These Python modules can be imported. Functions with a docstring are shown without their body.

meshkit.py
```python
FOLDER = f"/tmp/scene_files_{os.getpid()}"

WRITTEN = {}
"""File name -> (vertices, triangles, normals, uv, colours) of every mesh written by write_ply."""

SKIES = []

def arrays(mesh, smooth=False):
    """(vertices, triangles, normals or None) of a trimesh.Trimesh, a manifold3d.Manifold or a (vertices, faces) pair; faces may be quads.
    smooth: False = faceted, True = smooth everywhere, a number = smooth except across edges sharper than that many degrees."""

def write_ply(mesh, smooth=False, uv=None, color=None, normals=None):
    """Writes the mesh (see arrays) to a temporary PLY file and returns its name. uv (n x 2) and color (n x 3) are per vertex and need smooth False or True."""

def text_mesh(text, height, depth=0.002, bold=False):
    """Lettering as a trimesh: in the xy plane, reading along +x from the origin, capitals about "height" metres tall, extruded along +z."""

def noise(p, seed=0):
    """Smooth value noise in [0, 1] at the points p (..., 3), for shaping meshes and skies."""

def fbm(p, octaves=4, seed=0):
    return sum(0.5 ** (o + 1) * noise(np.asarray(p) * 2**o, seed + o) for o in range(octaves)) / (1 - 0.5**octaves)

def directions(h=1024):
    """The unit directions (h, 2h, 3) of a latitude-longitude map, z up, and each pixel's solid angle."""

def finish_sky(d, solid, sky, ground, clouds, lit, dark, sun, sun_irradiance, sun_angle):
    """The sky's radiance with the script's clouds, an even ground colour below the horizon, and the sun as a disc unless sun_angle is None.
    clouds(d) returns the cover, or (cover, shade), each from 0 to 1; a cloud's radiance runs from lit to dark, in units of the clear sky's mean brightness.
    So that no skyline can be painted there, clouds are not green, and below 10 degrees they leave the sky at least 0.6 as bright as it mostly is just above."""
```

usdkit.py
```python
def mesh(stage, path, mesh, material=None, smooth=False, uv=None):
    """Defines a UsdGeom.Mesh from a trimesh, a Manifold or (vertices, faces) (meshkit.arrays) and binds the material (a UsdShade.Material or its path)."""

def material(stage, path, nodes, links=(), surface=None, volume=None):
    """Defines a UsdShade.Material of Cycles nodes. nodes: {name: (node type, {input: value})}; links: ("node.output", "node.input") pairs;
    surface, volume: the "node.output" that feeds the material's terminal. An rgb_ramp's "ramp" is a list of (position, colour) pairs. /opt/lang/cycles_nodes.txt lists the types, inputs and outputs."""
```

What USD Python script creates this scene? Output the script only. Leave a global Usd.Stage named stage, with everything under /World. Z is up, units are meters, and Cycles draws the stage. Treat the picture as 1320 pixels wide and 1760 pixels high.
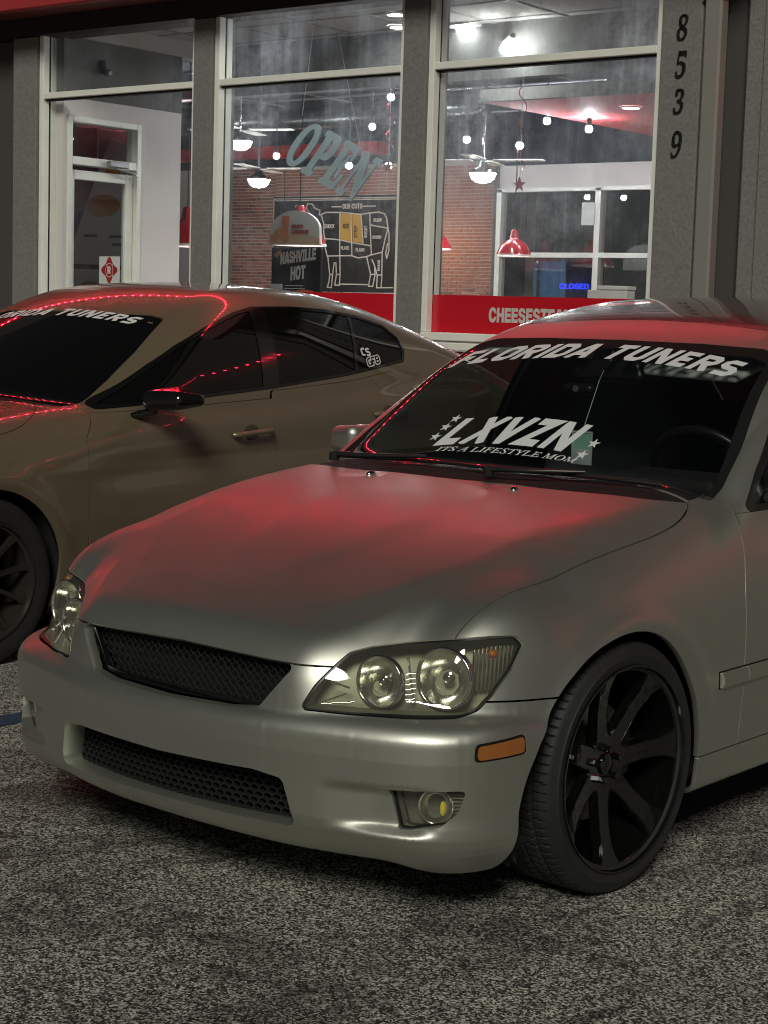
import glob, itertools, math
import numpy as np, trimesh, shapely, meshkit, usdkit
from shapely import affinity
from scipy import ndimage
from scipy.interpolate import CubicSpline
from scipy.spatial import cKDTree
from PIL import Image, ImageDraw, ImageFont
from pxr import Gf, Sdf, Usd, UsdGeom, UsdLux, UsdShade, Vt

stage = Usd.Stage.CreateInMemory()
UsdGeom.Xform.Define(stage, '/World')
UsdGeom.SetStageUpAxis(stage, 'Z')

# ---------------------------------------------------------------- camera (x right along the shop front, y away from the viewer, z up)
EYE = np.array([2.972, -3.762, 1.429])
PITCH, ROLL, YAW, FOCAL = 0.11375829, 0.03013846, 0.66210142, 3017.68 / 1320
cam = UsdGeom.Camera.Define(stage, '/World/camera')
_d = np.array([-math.sin(YAW) * math.cos(PITCH), math.cos(YAW) * math.cos(PITCH), -math.sin(PITCH)])
_r = np.cross(_d, [0, 0, 1]); _r /= np.linalg.norm(_r); _u = np.cross(_r, _d)
_r, _u = math.cos(ROLL) * _r + math.sin(ROLL) * _u, -math.sin(ROLL) * _r + math.cos(ROLL) * _u
_m = np.eye(4); _m[0, :3], _m[1, :3], _m[2, :3], _m[3, :3] = _r, _u, -_d, EYE
cam.AddTransformOp().Set(Gf.Matrix4d(_m.tolist()))
cam.CreateHorizontalApertureAttr(36.0); cam.CreateVerticalApertureAttr(48.0)
cam.CreateFocalLengthAttr(36.0 * FOCAL)
cam.CreateClippingRangeAttr(Gf.Vec2f(0.05, 1000.0))
cam.CreateExposureAttr(0.0)

# ---------------------------------------------------------------- night sky and the light that falls from behind the viewer
LIGHT = np.array([0.42, -0.70, 0.58]); LIGHT /= np.linalg.norm(LIGHT)      # towards the light
ELEV, ROTA = math.asin(LIGHT[2]), math.atan2(LIGHT[0], LIGHT[1])
MAT = {}
def material(name, nodes, links=(), surface='p.BSDF', volume=None):
    MAT[name] = usdkit.material(stage, '/World/Looks/' + name, nodes, links, surface=surface, volume=volume)
material('night_sky', {'s': ('sky_texture', {'sky_type': 'single_scattering', 'sun_disc': False, 'sun_elevation': ELEV, 'sun_rotation': ROTA}),
                       'h': ('hsv', {'saturation': 0.25, 'value': 1.0}), 'b': ('background_shader', {'strength': 0.006})},
         [('s.color', 'h.color'), ('h.color', 'b.color')], surface='b.background')
sky = UsdLux.DomeLight.Define(stage, '/World/sky')
UsdShade.MaterialBindingAPI.Apply(sky.GetPrim()).Bind(MAT['night_sky'])
sky.GetPrim().SetCustomDataByKey('kind', 'structure')
key = UsdLux.DistantLight.Define(stage, '/World/key_light')
key.CreateIntensityAttr(0.50); key.CreateAngleAttr(17.0); key.CreateNormalizeAttr(True)
key.CreateColorAttr(Gf.Vec3f(1.0, 0.99, 0.88))
_z = LIGHT; _x = np.cross([0, 0, 1], _z); _x /= np.linalg.norm(_x); _y = np.cross(_z, _x)
_k = np.eye(4); _k[0, :3], _k[1, :3], _k[2, :3] = _x, _y, _z
key.AddTransformOp().Set(Gf.Matrix4d(_k.tolist()))
# ---------------------------------------------------------------- helpers
rng = np.random.default_rng(7)
_taken = {}
def _path(parent, name):
    base = parent + '/' + name
    n = _taken.get(base, 0); _taken[base] = n + 1
    return base if n == 0 else '%s_%03d' % (base, n)

def data(prim, **kw):
    for k, v in kw.items():
        if v: prim.SetCustomDataByKey(k, v)

def thing(name, label, category, loc=(0, 0, 0), rotz=0.0, group=None):
    p = _path('/World', name)
    x = UsdGeom.Xform.Define(stage, p)
    x.AddTranslateOp().Set(Gf.Vec3d(*map(float, loc)))
    if rotz: x.AddRotateZOp().Set(float(rotz))
    data(x.GetPrim(), label=label, category=category, group=group)
    return p

def put(parent, name, mesh, mat, label=None, category=None, group=None, kind=None, smooth=False, normals=None):
    p = _path(parent, name)
    if normals is not None:
        v, f = np.asarray(mesh[0], float), np.asarray(mesh[1], int); n = normals
    else:
        v, f, n = meshkit.arrays(mesh, smooth)
    m = UsdGeom.Mesh.Define(stage, p)
    m.CreatePointsAttr(Vt.Vec3fArray.FromNumpy(np.ascontiguousarray(v, np.float32)))
    m.CreateFaceVertexCountsAttr(Vt.IntArray.FromNumpy(np.full(len(f), 3, np.int32)))
    m.CreateFaceVertexIndicesAttr(Vt.IntArray.FromNumpy(np.ascontiguousarray(f, np.int32).ravel()))
    m.CreateSubdivisionSchemeAttr('none')
    if n is not None:
        m.CreateNormalsAttr(Vt.Vec3fArray.FromNumpy(np.ascontiguousarray(n, np.float32)))
        m.SetNormalsInterpolation('vertex')
    UsdShade.MaterialBindingAPI.Apply(m.GetPrim()).Bind(MAT[mat])
    data(m.GetPrim(), label=label, category=category, group=group, kind=kind)
    return p

def copies(name, source, spots, labels, category, group=None):
    """one Xform per further copy that references the first"""
    for (loc, rz), lab in zip(spots, labels):
        p = _path('/World', name)
        x = UsdGeom.Xform.Define(stage, p)
        x.GetPrim().GetReferences().AddInternalReference(source)
        x.ClearXformOpOrder()
        for a in list(x.GetPrim().GetAttributes()):
            pass
        x.GetPrim().GetAttribute('xformOp:translate').Set(Gf.Vec3d(*map(float, loc)))
        x.SetXformOpOrder([UsdGeom.XformOp(x.GetPrim().GetAttribute('xformOp:translate'))])
        x.GetPrim().SetInstanceable(True)
        data(x.GetPrim(), label=lab, category=category, group=group)

def bx(x0, x1, y0, y1, z0, z1, bev=0.0):
    e = (x1 - x0, y1 - y0, z1 - z0)
    c = ((x0 + x1) / 2, (y0 + y1) / 2, (z0 + z1) / 2)
    if bev <= 0:
        m = trimesh.creation.box(e); m.apply_translation(c); return m
    b = min(bev, min(e) * 0.45)
    pts = []
    h = np.array(e) / 2
    for s in itertools.product((-1, 1), repeat=3):
        for k in range(3):
            p = h - b; p[k] = h[k]
            pts.append(np.array(s) * p)
    m = trimesh.convex.convex_hull(np.array(pts) + c)
    return m

def cat(*ms):
    ms = [m for m in ms if m is not None]
    return trimesh.util.concatenate(ms)

def tube(pts, r, sides=8, caps=True):
    p = np.asarray(pts, float)
    rr = np.broadcast_to(r, (len(p),)).astype(float)
    t = np.gradient(p, axis=0); t /= np.linalg.norm(t, axis=1, keepdims=True) + 1e-12
    ref = np.array([0, 0, 1.0]) if abs(t[0, 2]) < .9 else np.array([1.0, 0, 0])
    A = []
    for i in range(len(p)):
        a = ref - t[i] * (ref @ t[i]); a /= np.linalg.norm(a) + 1e-12; A.append(a); ref = a
    A = np.array(A); B = np.cross(t, A)
    ang = np.arange(sides) * 2 * np.pi / sides
    v = p[:, None] + rr[:, None, None] * (np.cos(ang)[None, :, None] * A[:, None] + np.sin(ang)[None, :, None] * B[:, None])
    i, j = np.meshgrid(np.arange(len(p) - 1), np.arange(sides), indexing='ij')
    q = np.stack([i * sides + j, i * sides + (j + 1) % sides, (i + 1) * sides + (j + 1) % sides, (i + 1) * sides + j], -1).reshape(-1, 4)
    f = np.vstack([q[:, [0, 1, 2]], q[:, [0, 2, 3]]])
    v = v.reshape(-1, 3)
    if caps:
        n = len(v); v = np.vstack([v, p[:1], p[-1:]])
        k = np.arange(sides)
        f = np.vstack([f, np.stack([np.full(sides, n), (k + 1) % sides, k], 1), np.stack([np.full(sides, n + 1), n - sides + k, n - sides + (k + 1) % sides], 1)])
    return trimesh.Trimesh(v, f, process=False)

def lathe(profile, n=48, axis='z'):
    """profile: (r, h) pairs revolved about z (or x / y)"""
    pr = np.asarray(profile, float)
    ang = np.arange(n) * 2 * np.pi / n
    v = np.stack([pr[:, None, 0] * np.cos(ang), pr[:, None, 0] * np.sin(ang), np.broadcast_to(pr[:, None, 1], (len(pr), n))], -1).reshape(-1, 3)
    i, j = np.meshgrid(np.arange(len(pr) - 1), np.arange(n), indexing='ij')
    q = np.stack([i * n + j, i * n + (j + 1) % n, (i + 1) * n + (j + 1) % n, (i + 1) * n + j], -1).reshape(-1, 4)
    f = np.vstack([q[:, [0, 1, 2]], q[:, [0, 2, 3]]])
    if axis == 'x': v = v[:, [2, 0, 1]]
    if axis == 'y': v = v[:, [1, 2, 0]]
    return trimesh.Trimesh(v, f, process=False)

def moved(m, t=(0, 0, 0), rx=0, ry=0, rz=0, s=None):
    m = m.copy()
    if s is not None: m.vertices = m.vertices * np.asarray(s, float)
    for a, ax in ((rx, [1, 0, 0]), (ry, [0, 1, 0]), (rz, [0, 0, 1])):
        if a: m.apply_transform(trimesh.transformations.rotation_matrix(np.radians(a), ax))
    m.apply_translation(t)
    return m

# lettering: font outlines as shapely polygons with capital height 1 and the baseline at y = 0
_fd = glob.glob('/opt/blender-*/*/datafiles/fonts')[0]
def text_shape(text, font='Inter', weight=900, opsz=32, size=160, squeeze=1.0, shear=0.0, spacing=0.0):
    ft = ImageFont.truetype(_fd + ('/Inter.woff2' if font == 'Inter' else '/NotoSansMath-Regular.woff2'), size)
    if font == 'Inter': ft.set_variation_by_axes([opsz, weight])
    else:
        base = {'bold': (0x1D400, 0x1D7CE), 'italic': (0x1D434, None), 'bolditalic': (0x1D468, 0x1D7CE)}[weight]
        text = ''.join(chr(base[0] + ord(c) - 65) if c.isalpha() else chr(base[1] + int(c)) if c.isdigit() and base[1] else c for c in text)
    cap = -ft.getbbox('H' if font == 'Inter' else chr(0x1D400 + 7), anchor='ls')[1]
    shapes, x = [], 0.0
    for ch in text:
        adv = ft.getlength(ch)
        if ch != ' ':
            x0, y0, x1, y1 = ft.getbbox(ch, anchor='ls')
            im = Image.new('L', (x1 - x0 + 8, y1 - y0 + 8))
            ImageDraw.Draw(im).text((4 - x0, 4 - y0), ch, 255, ft, anchor='ls')
            on = np.pad(np.asarray(im) > 127, ((0, 0), (1, 1))).astype(np.int8)
            rows, st = np.nonzero(np.diff(on, axis=1) == 1); en = np.nonzero(np.diff(on, axis=1) == -1)[1]
            s = shapely.union_all(shapely.box(st, -rows - 1, en, -rows)).buffer(0.7).buffer(-0.7).simplify(0.8)
            s = affinity.translate(s, x - 4 + x0, 4 - y0)
            shapes.append(s)
        x += adv * (1 + spacing)
    g = shapely.union_all(shapes)
    return affinity.affine_transform(g, [squeeze / cap, shear / cap, 0, 1 / cap, 0, 0])

def stroke_shape(paths, w, cap='flat', join='mitre'):
    return shapely.union_all([shapely.LineString(p).buffer(w / 2, cap_style=cap, join_style=join) for p in paths])

def polys(g):
    return [p for p in (getattr(g, 'geoms', None) or [g]) if p.geom_type == 'Polygon' and p.area > 0]

def prism(g, depth):
    """shapely polygon(s) in xy extruded along +z"""
    return cat(*[trimesh.creation.extrude_polygon(p, depth, engine='earcut') for p in polys(g)])

def flat(g, maxedge=None):
    """flat triangulation (x, y) of polygons, cut on a grid so that it can be bent"""
    V, F, n = [], [], 0
    out = []
    if maxedge:
        x0, y0, x1, y1 = g.bounds
        for i in range(int((x1 - x0) / maxedge) + 1):
            for j in range(int((y1 - y0) / maxedge) + 1):
                c = g.intersection(shapely.box(x0 + i * maxedge, y0 + j * maxedge, x0 + (i + 1) * maxedge, y0 + (j + 1) * maxedge))
                if not c.is_empty: out += [p for p in (getattr(c, 'geoms', None) or [c]) if p.geom_type == 'Polygon']
    else: out = polys(g)
    for p in out:
        v, f = trimesh.creation.triangulate_polygon(p, engine='earcut')
        V.append(v); F.append(np.asarray(f) + n); n += len(v)
    return np.vstack(V), np.vstack(F)

def stand(m):
    """xy drawing with thickness z -> upright: x stays, y becomes z, thickness towards -y (the viewer)"""
    m = m.copy(); v = m.vertices.copy()
    m.vertices = np.stack([v[:, 0], -v[:, 2], v[:, 1]], 1)
    return m

def fix(m):
    m = m.copy(); m.merge_vertices(); trimesh.repair.fix_normals(m); return m

# ------------------------------------------------ smooth implicit bodies
def smax(a, b, k):
    h = np.maximum(k - np.abs(a - b), 0) / k
    return np.maximum(a, b) + h * h * k * .25
def smin(a, b, k): return -smax(-a, -b, k)
def sstep(a, b, x):
    t = np.clip((x - a) / (b - a), 0, 1); return t * t * (3 - 2 * t)

def gradient(F, P, e=1e-3):
    G = np.empty_like(P)
    for k in range(3):
        d = np.zeros(3); d[k] = e
        G[:, k] = (F(P + d) - F(P - d)) / (2 * e)
    return G

def project(F, P, steps=4, off=0.0, lim=.02):
    P = P.copy()
    for _ in range(steps):
        g = gradient(F, P); q = (g * g).sum(1) + 1e-9
        s = (F(P) - off) / q
        d = g * s[:, None]
        L = np.linalg.norm(d, axis=1, keepdims=True)
        P -= d * np.minimum(1, lim / np.maximum(L, 1e-9))
    g = gradient(F, P)
    return P, g / (np.linalg.norm(g, axis=1, keepdims=True) + 1e-12)

def polygonize(F, lo, hi, h, block=5):
    """surface nets on a sparse grid, then Newton steps onto the surface"""
    lo, hi = np.array(lo, float), np.array(hi, float)
    nb = np.ceil((hi - lo) / (h * block)).astype(int)
    n = nb * block
    H = h * block
    ax = [lo[k] + (np.arange(nb[k]) + .5) * H for k in range(3)]
    C = np.stack(np.meshgrid(*ax, indexing='ij'), -1).reshape(-1, 3)
    val = F(C).reshape(nb)
    act = np.abs(val) < H * 1.6
    fine = np.repeat(np.repeat(np.repeat(np.where(val > 0, 1., -1.).astype(np.float32), block, 0), block, 1), block, 2)
    fine = np.pad(fine, ((0, 1),) * 3, mode='edge')
    mask = np.zeros(n + 1, bool)
    mask[:-1, :-1, :-1] = np.repeat(np.repeat(np.repeat(act, block, 0), block, 1), block, 2)
    for k in range(3): mask |= np.roll(mask, 1, k)
    I = np.argwhere(mask)
    out = np.empty(len(I), np.float32)
    for s in range(0, len(I), 400000):
        out[s:s + 400000] = F(lo + I[s:s + 400000] * h)
    fine[mask] = out
    S = fine > 0
    c = sum(S[i:n[0] + i, j:n[1] + j, k:n[2] + k].astype(np.int8) for i in (0, 1) for j in (0, 1) for k in (0, 1))
    cells = np.argwhere((c > 0) & (c < 8))
    idx = np.full(n, -1, np.int64); idx[tuple(cells.T)] = np.arange(len(cells))
    acc = np.zeros((len(cells), 3)); cnt = np.zeros(len(cells))
    corners = np.array(list(itertools.product((0, 1), repeat=3)))
    cv = np.stack([fine[tuple((cells + k).T)] for k in corners], 1)
    for a in range(8):
        for b in range(a + 1, 8):
            if np.abs(corners[a] - corners[b]).sum() != 1: continue
            m = (cv[:, a] > 0) != (cv[:, b] > 0)
            t = cv[m, a] / (cv[m, a] - cv[m, b])
            acc[m] += corners[a] + t[:, None] * (corners[b] - corners[a]); cnt[m] += 1
    V = lo + (cells + acc / cnt[:, None]) * h
    faces = []
    for k in range(3):
        e = [0, 0, 0]; e[k] = 1
        u, w = (k + 1) % 3, (k + 2) % 3
        s0 = S[tuple(slice(0, n[i]) for i in range(3))]
        s1 = S[tuple(slice(e[i], n[i] + e[i]) for i in range(3))]
        E = np.argwhere(s0 != s1)
        E = E[(E[:, u] > 0) & (E[:, w] > 0)]
        inside = ~s0[tuple(E.T)]
        du = np.zeros(3, int); du[u] = 1; dw = np.zeros(3, int); dw[w] = 1
        q = np.stack([idx[tuple((E - du - dw).T)], idx[tuple((E - dw).T)], idx[tuple(E.T)], idx[tuple((E - du).T)]], 1)
        q[~inside] = q[~inside][:, ::-1]
        faces.append(q[(q >= 0).all(1)])
    Q = np.vstack(faces)
    P, N = project(F, V, lim=h)
    return P, N, np.vstack([Q[:, [0, 1, 2]], Q[:, [0, 2, 3]]])

def clip(mesh, s):
    """keep the part of (V, N, F) where the per-vertex scalar s > 0, cut along the zero line"""
    V, N, Fc = mesh
    s = np.where(np.abs(s) < 1e-7, 1e-7, s)
    pos = s > 0
    k = pos[Fc].sum(1)
    keep = [Fc[k == 3]]
    newV, newN, base = [V], [N], len(V)
    cut = {}
    part = Fc[(k == 1) | (k == 2)]
    if len(part):
        kk = pos[part].sum(1)
        one = part[kk == 1]; two = part[kk == 2]
        def rot(tri, odd):
            r = np.argmax(pos[tri] == odd, axis=1)
            return np.stack([tri[np.arange(len(tri)), (r + i) % 3] for i in range(3)], 1)
        one = rot(one, True); two = rot(two, False)
        edges = np.vstack([one[:, [0, 1]], one[:, [0, 2]], two[:, [0, 1]], two[:, [0, 2]]])
        es = np.sort(edges, 1)
        un, inv = np.unique(es, axis=0, return_inverse=True); inv = inv.ravel()
        t = s[un[:, 0]] / (s[un[:, 0]] - s[un[:, 1]])
        newV.append(V[un[:, 0]] + t[:, None] * (V[un[:, 1]] - V[un[:, 0]]))
        nn = N[un[:, 0]] + t[:, None] * (N[un[:, 1]] - N[un[:, 0]])
        newN.append(nn / (np.linalg.norm(nn, axis=1, keepdims=True) + 1e-12))
        inv = inv + base
        a, b = len(one), len(two)
        keep.append(np.stack([one[:, 0], inv[:a], inv[a:2 * a]], 1))
        p, q = inv[2 * a:2 * a + b], inv[2 * a + b:]
        keep.append(np.stack([p, two[:, 1], two[:, 2]], 1)); keep.append(np.stack([p, two[:, 2], q], 1))
    V, N, Fc = np.vstack(newV), np.vstack(newN), np.vstack(keep)
    used = np.unique(Fc); re = np.full(len(V), -1); re[used] = np.arange(len(used))
    Fc = re[Fc]; Fc = Fc[(Fc[:, 0] != Fc[:, 1]) & (Fc[:, 1] != Fc[:, 2]) & (Fc[:, 0] != Fc[:, 2])]
    return V[used], N[used], Fc

def boundary(Fc):
    e = np.vstack([Fc[:, [0, 1]], Fc[:, [1, 2]], Fc[:, [2, 0]]])
    key = np.sort(e, 1)
    _, inv, cnt = np.unique(key, axis=0, return_inverse=True, return_counts=True)
    return e[cnt[inv.ravel()] == 1]

def lipped(mesh, depth=.012, direction=None, where=None):
    """turn the open edges inwards, so that the sheet has a thickness at its cuts"""
    V, N, Fc = mesh
    e = boundary(Fc)
    if where is not None: e = e[where(V[e[:, 0]]) & where(V[e[:, 1]])]
    if not len(e): return mesh
    un, inv = np.unique(e, return_inverse=True); inv = inv.reshape(-1, 2)
    d = -N[un] * depth if direction is None else np.broadcast_to(np.asarray(direction, float), (len(un), 3)) * depth
    A, B = V[un], V[un] + d
    out = np.cross(V[e[:, 1]] - V[e[:, 0]], (d[inv[:, 0]]))
    ln = np.zeros((len(un), 3)); np.add.at(ln, inv[:, 0], out); np.add.at(ln, inv[:, 1], out)
    ln = -ln / (np.linalg.norm(ln, axis=1, keepdims=True) + 1e-12)
    m = 0.35   # a rounded edge: the outer row keeps some of the sheet's own normal
    n1 = ln + N[un] * m; n1 /= np.linalg.norm(n1, axis=1, keepdims=True) + 1e-12
    b = len(V); k = len(un)
    f = np.vstack([np.stack([inv[:, 1] + b, inv[:, 0] + b, inv[:, 0] + b + k], 1), np.stack([inv[:, 1] + b, inv[:, 0] + b + k, inv[:, 1] + b + k], 1)])
    return np.vstack([V, A, B]), np.vstack([N, n1, ln]), np.vstack([Fc, f])

def mirror(mesh):
    V, N, Fc = mesh
    s = np.array([-1, 1, 1.])
    return V * s, N * s, Fc[:, ::-1]
def both(mesh):
    a, b = mesh, mirror(mesh)
    return np.vstack([a[0], b[0]]), np.vstack([a[1], b[1]]), np.vstack([a[2], b[2] + len(a[0])])

def poly_sd(P2, ring, reach=.12):
    """signed distance to a closed polygon, positive outside (capped at reach)"""
    ring = np.asarray(ring, float); out = np.full(len(P2), reach)
    lo, hi = ring.min(0) - reach, ring.max(0) + reach
    k = ((P2 > lo) & (P2 < hi)).all(1)
    if k.any():
        Q = P2[k]; pg = shapely.Polygon(ring); pts = shapely.points(Q); shapely.prepare(pg)
        d = shapely.distance(pts, shapely.LinearRing(ring))
        out[k] = np.where(shapely.contains(pg, pts), -d, d)
    return out

class Lazy:
    def __init__(self, V, table): self.V, self.t, self.c = V, table, {}
    def __getitem__(self, k):
        if k not in self.c: self.c[k] = self.t[k](self.V[:, 0], self.V[:, 1], self.V[:, 2])
        return self.c[k]

def rounded(ring, r, res=5):
    pg = shapely.Polygon(ring).buffer(-r).buffer(2 * r, quad_segs=res).buffer(-r, quad_segs=res)
    return np.array(pg.exterior.coords)[:-1]

def curve(pts, n=12):
    """smooth closed ring through the points"""
    p = np.asarray(pts, float); q = np.vstack([p, p[:1]])
    t = np.r_[0, np.cumsum(np.linalg.norm(np.diff(q, axis=0), axis=1) ** .5)]
    cs = CubicSpline(t, q, bc_type='periodic')
    return cs(np.linspace(0, t[-1], n * len(p), endpoint=False))
def path3(pts, n=40):
    p = np.asarray(pts, float)
    t = np.r_[0, np.cumsum(np.linalg.norm(np.diff(p, axis=0), axis=1))]
    return CubicSpline(t, p, bc_type='natural')(np.linspace(0, t[-1], n))
class Plan:
    """signed distance to a plan outline given as (a, y) points of one half, front to rear"""
    def __init__(self, pts, res=.012):
        p = np.asarray(pts, float)
        full = np.vstack([p * [-1, 1], p[::-1]]) if False else np.vstack([(p * [-1, 1])[::-1], p[1:]])
        t = np.r_[0, np.cumsum(np.linalg.norm(np.diff(full, axis=0), axis=1))]
        d = CubicSpline(t, full, bc_type='natural')(np.linspace(0, t[-1], 6000))
        self.lo = np.array([-.25, d[:, 1].min() - .35]); self.res = res
        n = np.ceil((np.array([1.25, d[:, 1].max() + .35]) - self.lo) / res).astype(int)
        g = np.stack(np.meshgrid(self.lo[0] + np.arange(n[0]) * res, self.lo[1] + np.arange(n[1]) * res, indexing='ij'), -1)
        q = g.reshape(-1, 2)
        dist = cKDTree(d).query(q)[0]
        pg = shapely.Polygon(d); shapely.prepare(pg)
        sd = np.where(shapely.contains_xy(pg, q[:, 0], q[:, 1]), -dist, dist).reshape(n)
        self.c = ndimage.spline_filter(sd, 3)
    def __call__(self, a, y):
        return ndimage.map_coordinates(self.c, [(a - self.lo[0]) / self.res, (y - self.lo[1]) / self.res], order=3, mode='nearest', prefilter=False)
# ---------------------------------------------------------------- lettering that follows a body
def bend(F, g, place, off, edge=.03, parent=None, name=None, mat=None, label=None):
    """lay a flat drawing on a body: place maps (u, v) to a point near it"""
    v, f = flat(g, edge)
    P, N = project(F, np.array([place(u, w) for u, w in v]), 8, lim=.06)
    put(parent, name, (P + N * off, f if np.cross(P[f[0, 1]] - P[f[0, 0]], P[f[0, 2]] - P[f[0, 0]]) @ N[f[0, 0]] > 0 else f[:, ::-1]), mat, label=label, normals=N)
def sport(text, sp=.16):
    """square racing capitals of even strokes, height 1"""
    w = .24; S = {
        'F': [[(.12, 0), (.12, .88), (.62, .88)], [(.12, .48), (.54, .48)]], 'L': [[(.12, 1), (.12, .12), (.62, .12)]], 'O': [[(.12, .25), (.12, .75), (.25, .88), (.53, .88), (.66, .75), (.66, .25), (.53, .12), (.25, .12), (.12, .25)]],
        'R': [[(.12, 0), (.12, .88), (.54, .88), (.66, .76), (.66, .60), (.56, .49), (.14, .49)], [(.36, .49), (.64, 0)]], 'I': [[(.12, 0), (.12, 1)]], 'D': [[(.12, .12), (.12, .88), (.5, .88), (.66, .72), (.66, .28), (.5, .12), (.12, .12)]],
        'A': [[(.06, 0), (.34, .88), (.46, .88), (.72, 0)], [(.2, .30), (.60, .30)]], 'T': [[(0, .88), (.7, .88)], [(.35, 0), (.35, .88)]], 'U': [[(.12, 1), (.12, .25), (.25, .12), (.53, .12), (.66, .25), (.66, 1)]],
        'N': [[(.12, 0), (.12, 1)], [(.14, .96), (.66, .04)], [(.68, 0), (.68, 1)]], 'E': [[(.62, .88), (.12, .88), (.12, .12), (.62, .12)], [(.12, .5), (.55, .5)]],
        'S': [[(.66, .88), (.25, .88), (.12, .77), (.12, .62), (.24, .51), (.54, .49), (.66, .38), (.66, .24), (.54, .12), (.08, .12)]],
        'C': [[(.66, .88), (.25, .88), (.12, .75), (.12, .25), (.25, .12), (.62, .12)]], 'X': [[(.10, 0), (.66, 1)], [(.12, 1), (.68, 0)]], 'V': [[(.08, 1), (.36, .06), (.68, 1)]], 'Z': [[(.08, .88), (.60, .88), (.14, .12), (.70, .12)]], 'G': [[(.66, .88), (.25, .88), (.12, .75), (.12, .25), (.25, .12), (.66, .12), (.66, .48), (.42, .48)]], 'B': [[(.12, .12), (.12, .88), (.54, .88), (.64, .78), (.64, .6), (.54, .5), (.14, .5)], [(.5, .5), (.66, .4), (.66, .22), (.54, .12), (.12, .12)]]}
    wd = {'I': .24, 'A': .78, 'T': .72, 'L': .66, 'F': .66, 'E': .68, 'X': .78, 'V': .76, 'N': .82}
    out, x = [], 0
    for ch in text:
        if ch != ' ':
            g = stroke_shape(S[ch], w if ch not in 'NX' else .22).intersection(shapely.box(-.2, 0, 1, 1))
            out.append(affinity.translate(g, x, 0))
        x += wd.get(ch, .78) + sp if ch != ' ' else .5
    return shapely.union_all(out)
# ---------------------------------------------------------------- materials
def plain(name, color, rough=.5, metal=0.0, coat=0.0, bump=0.0, bscale=200, var=0.0, vscale=6, spec=.5, crough=.08, **kw):
    nodes = {'p': ('principled_bsdf', dict(base_color=color, roughness=rough, metallic=metal, coat_weight=coat, coat_roughness=crough, specular_ior_level=spec, **kw))}
    links = []
    if var or bump:
        nodes['t'] = ('texture_coordinate', {})
    if var:
        c = np.array(color)
        nodes['n'] = ('noise_texture', {'scale': vscale, 'detail': 6, 'roughness': .65})
        nodes['r'] = ('rgb_ramp', {'ramp': [(.3, tuple(c * (1 - var))), (.7, tuple(np.minimum(c * (1 + var), 1)))]})
        links += [('t.object', 'n.vector'), ('n.fac', 'r.fac'), ('r.color', 'p.base_color')]
    if bump:
        nodes['m'] = ('noise_texture', {'scale': bscale, 'detail': 4})
        nodes['b'] = ('bump', {'strength': bump, 'distance': .002})
        links += [('t.object', 'm.vector'), ('m.fac', 'b.height'), ('b.normal', 'p.normal')]
    material(name, nodes, links)
def glow(name, color, strength):
    material(name, {'e': ('emission', {'color': color, 'strength': strength})}, surface='e.emission')
def schlick(ior):
    """mirror share of a thin sheet, the same from both sides"""
    r0 = 2 * ((ior - 1) / (ior + 1)) ** 2
    return {'lw': ('layer_weight', {'blend': .5}), 'pw': ('math', {'math_type': 'power', 'value2': 5.0}), 'fr': ('math', {'math_type': 'multiply_add', 'value2': 1 - r0, 'value3': r0})}
SCHLICK = [('lw.facing', 'pw.value1'), ('pw.value', 'fr.value1')]
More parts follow.
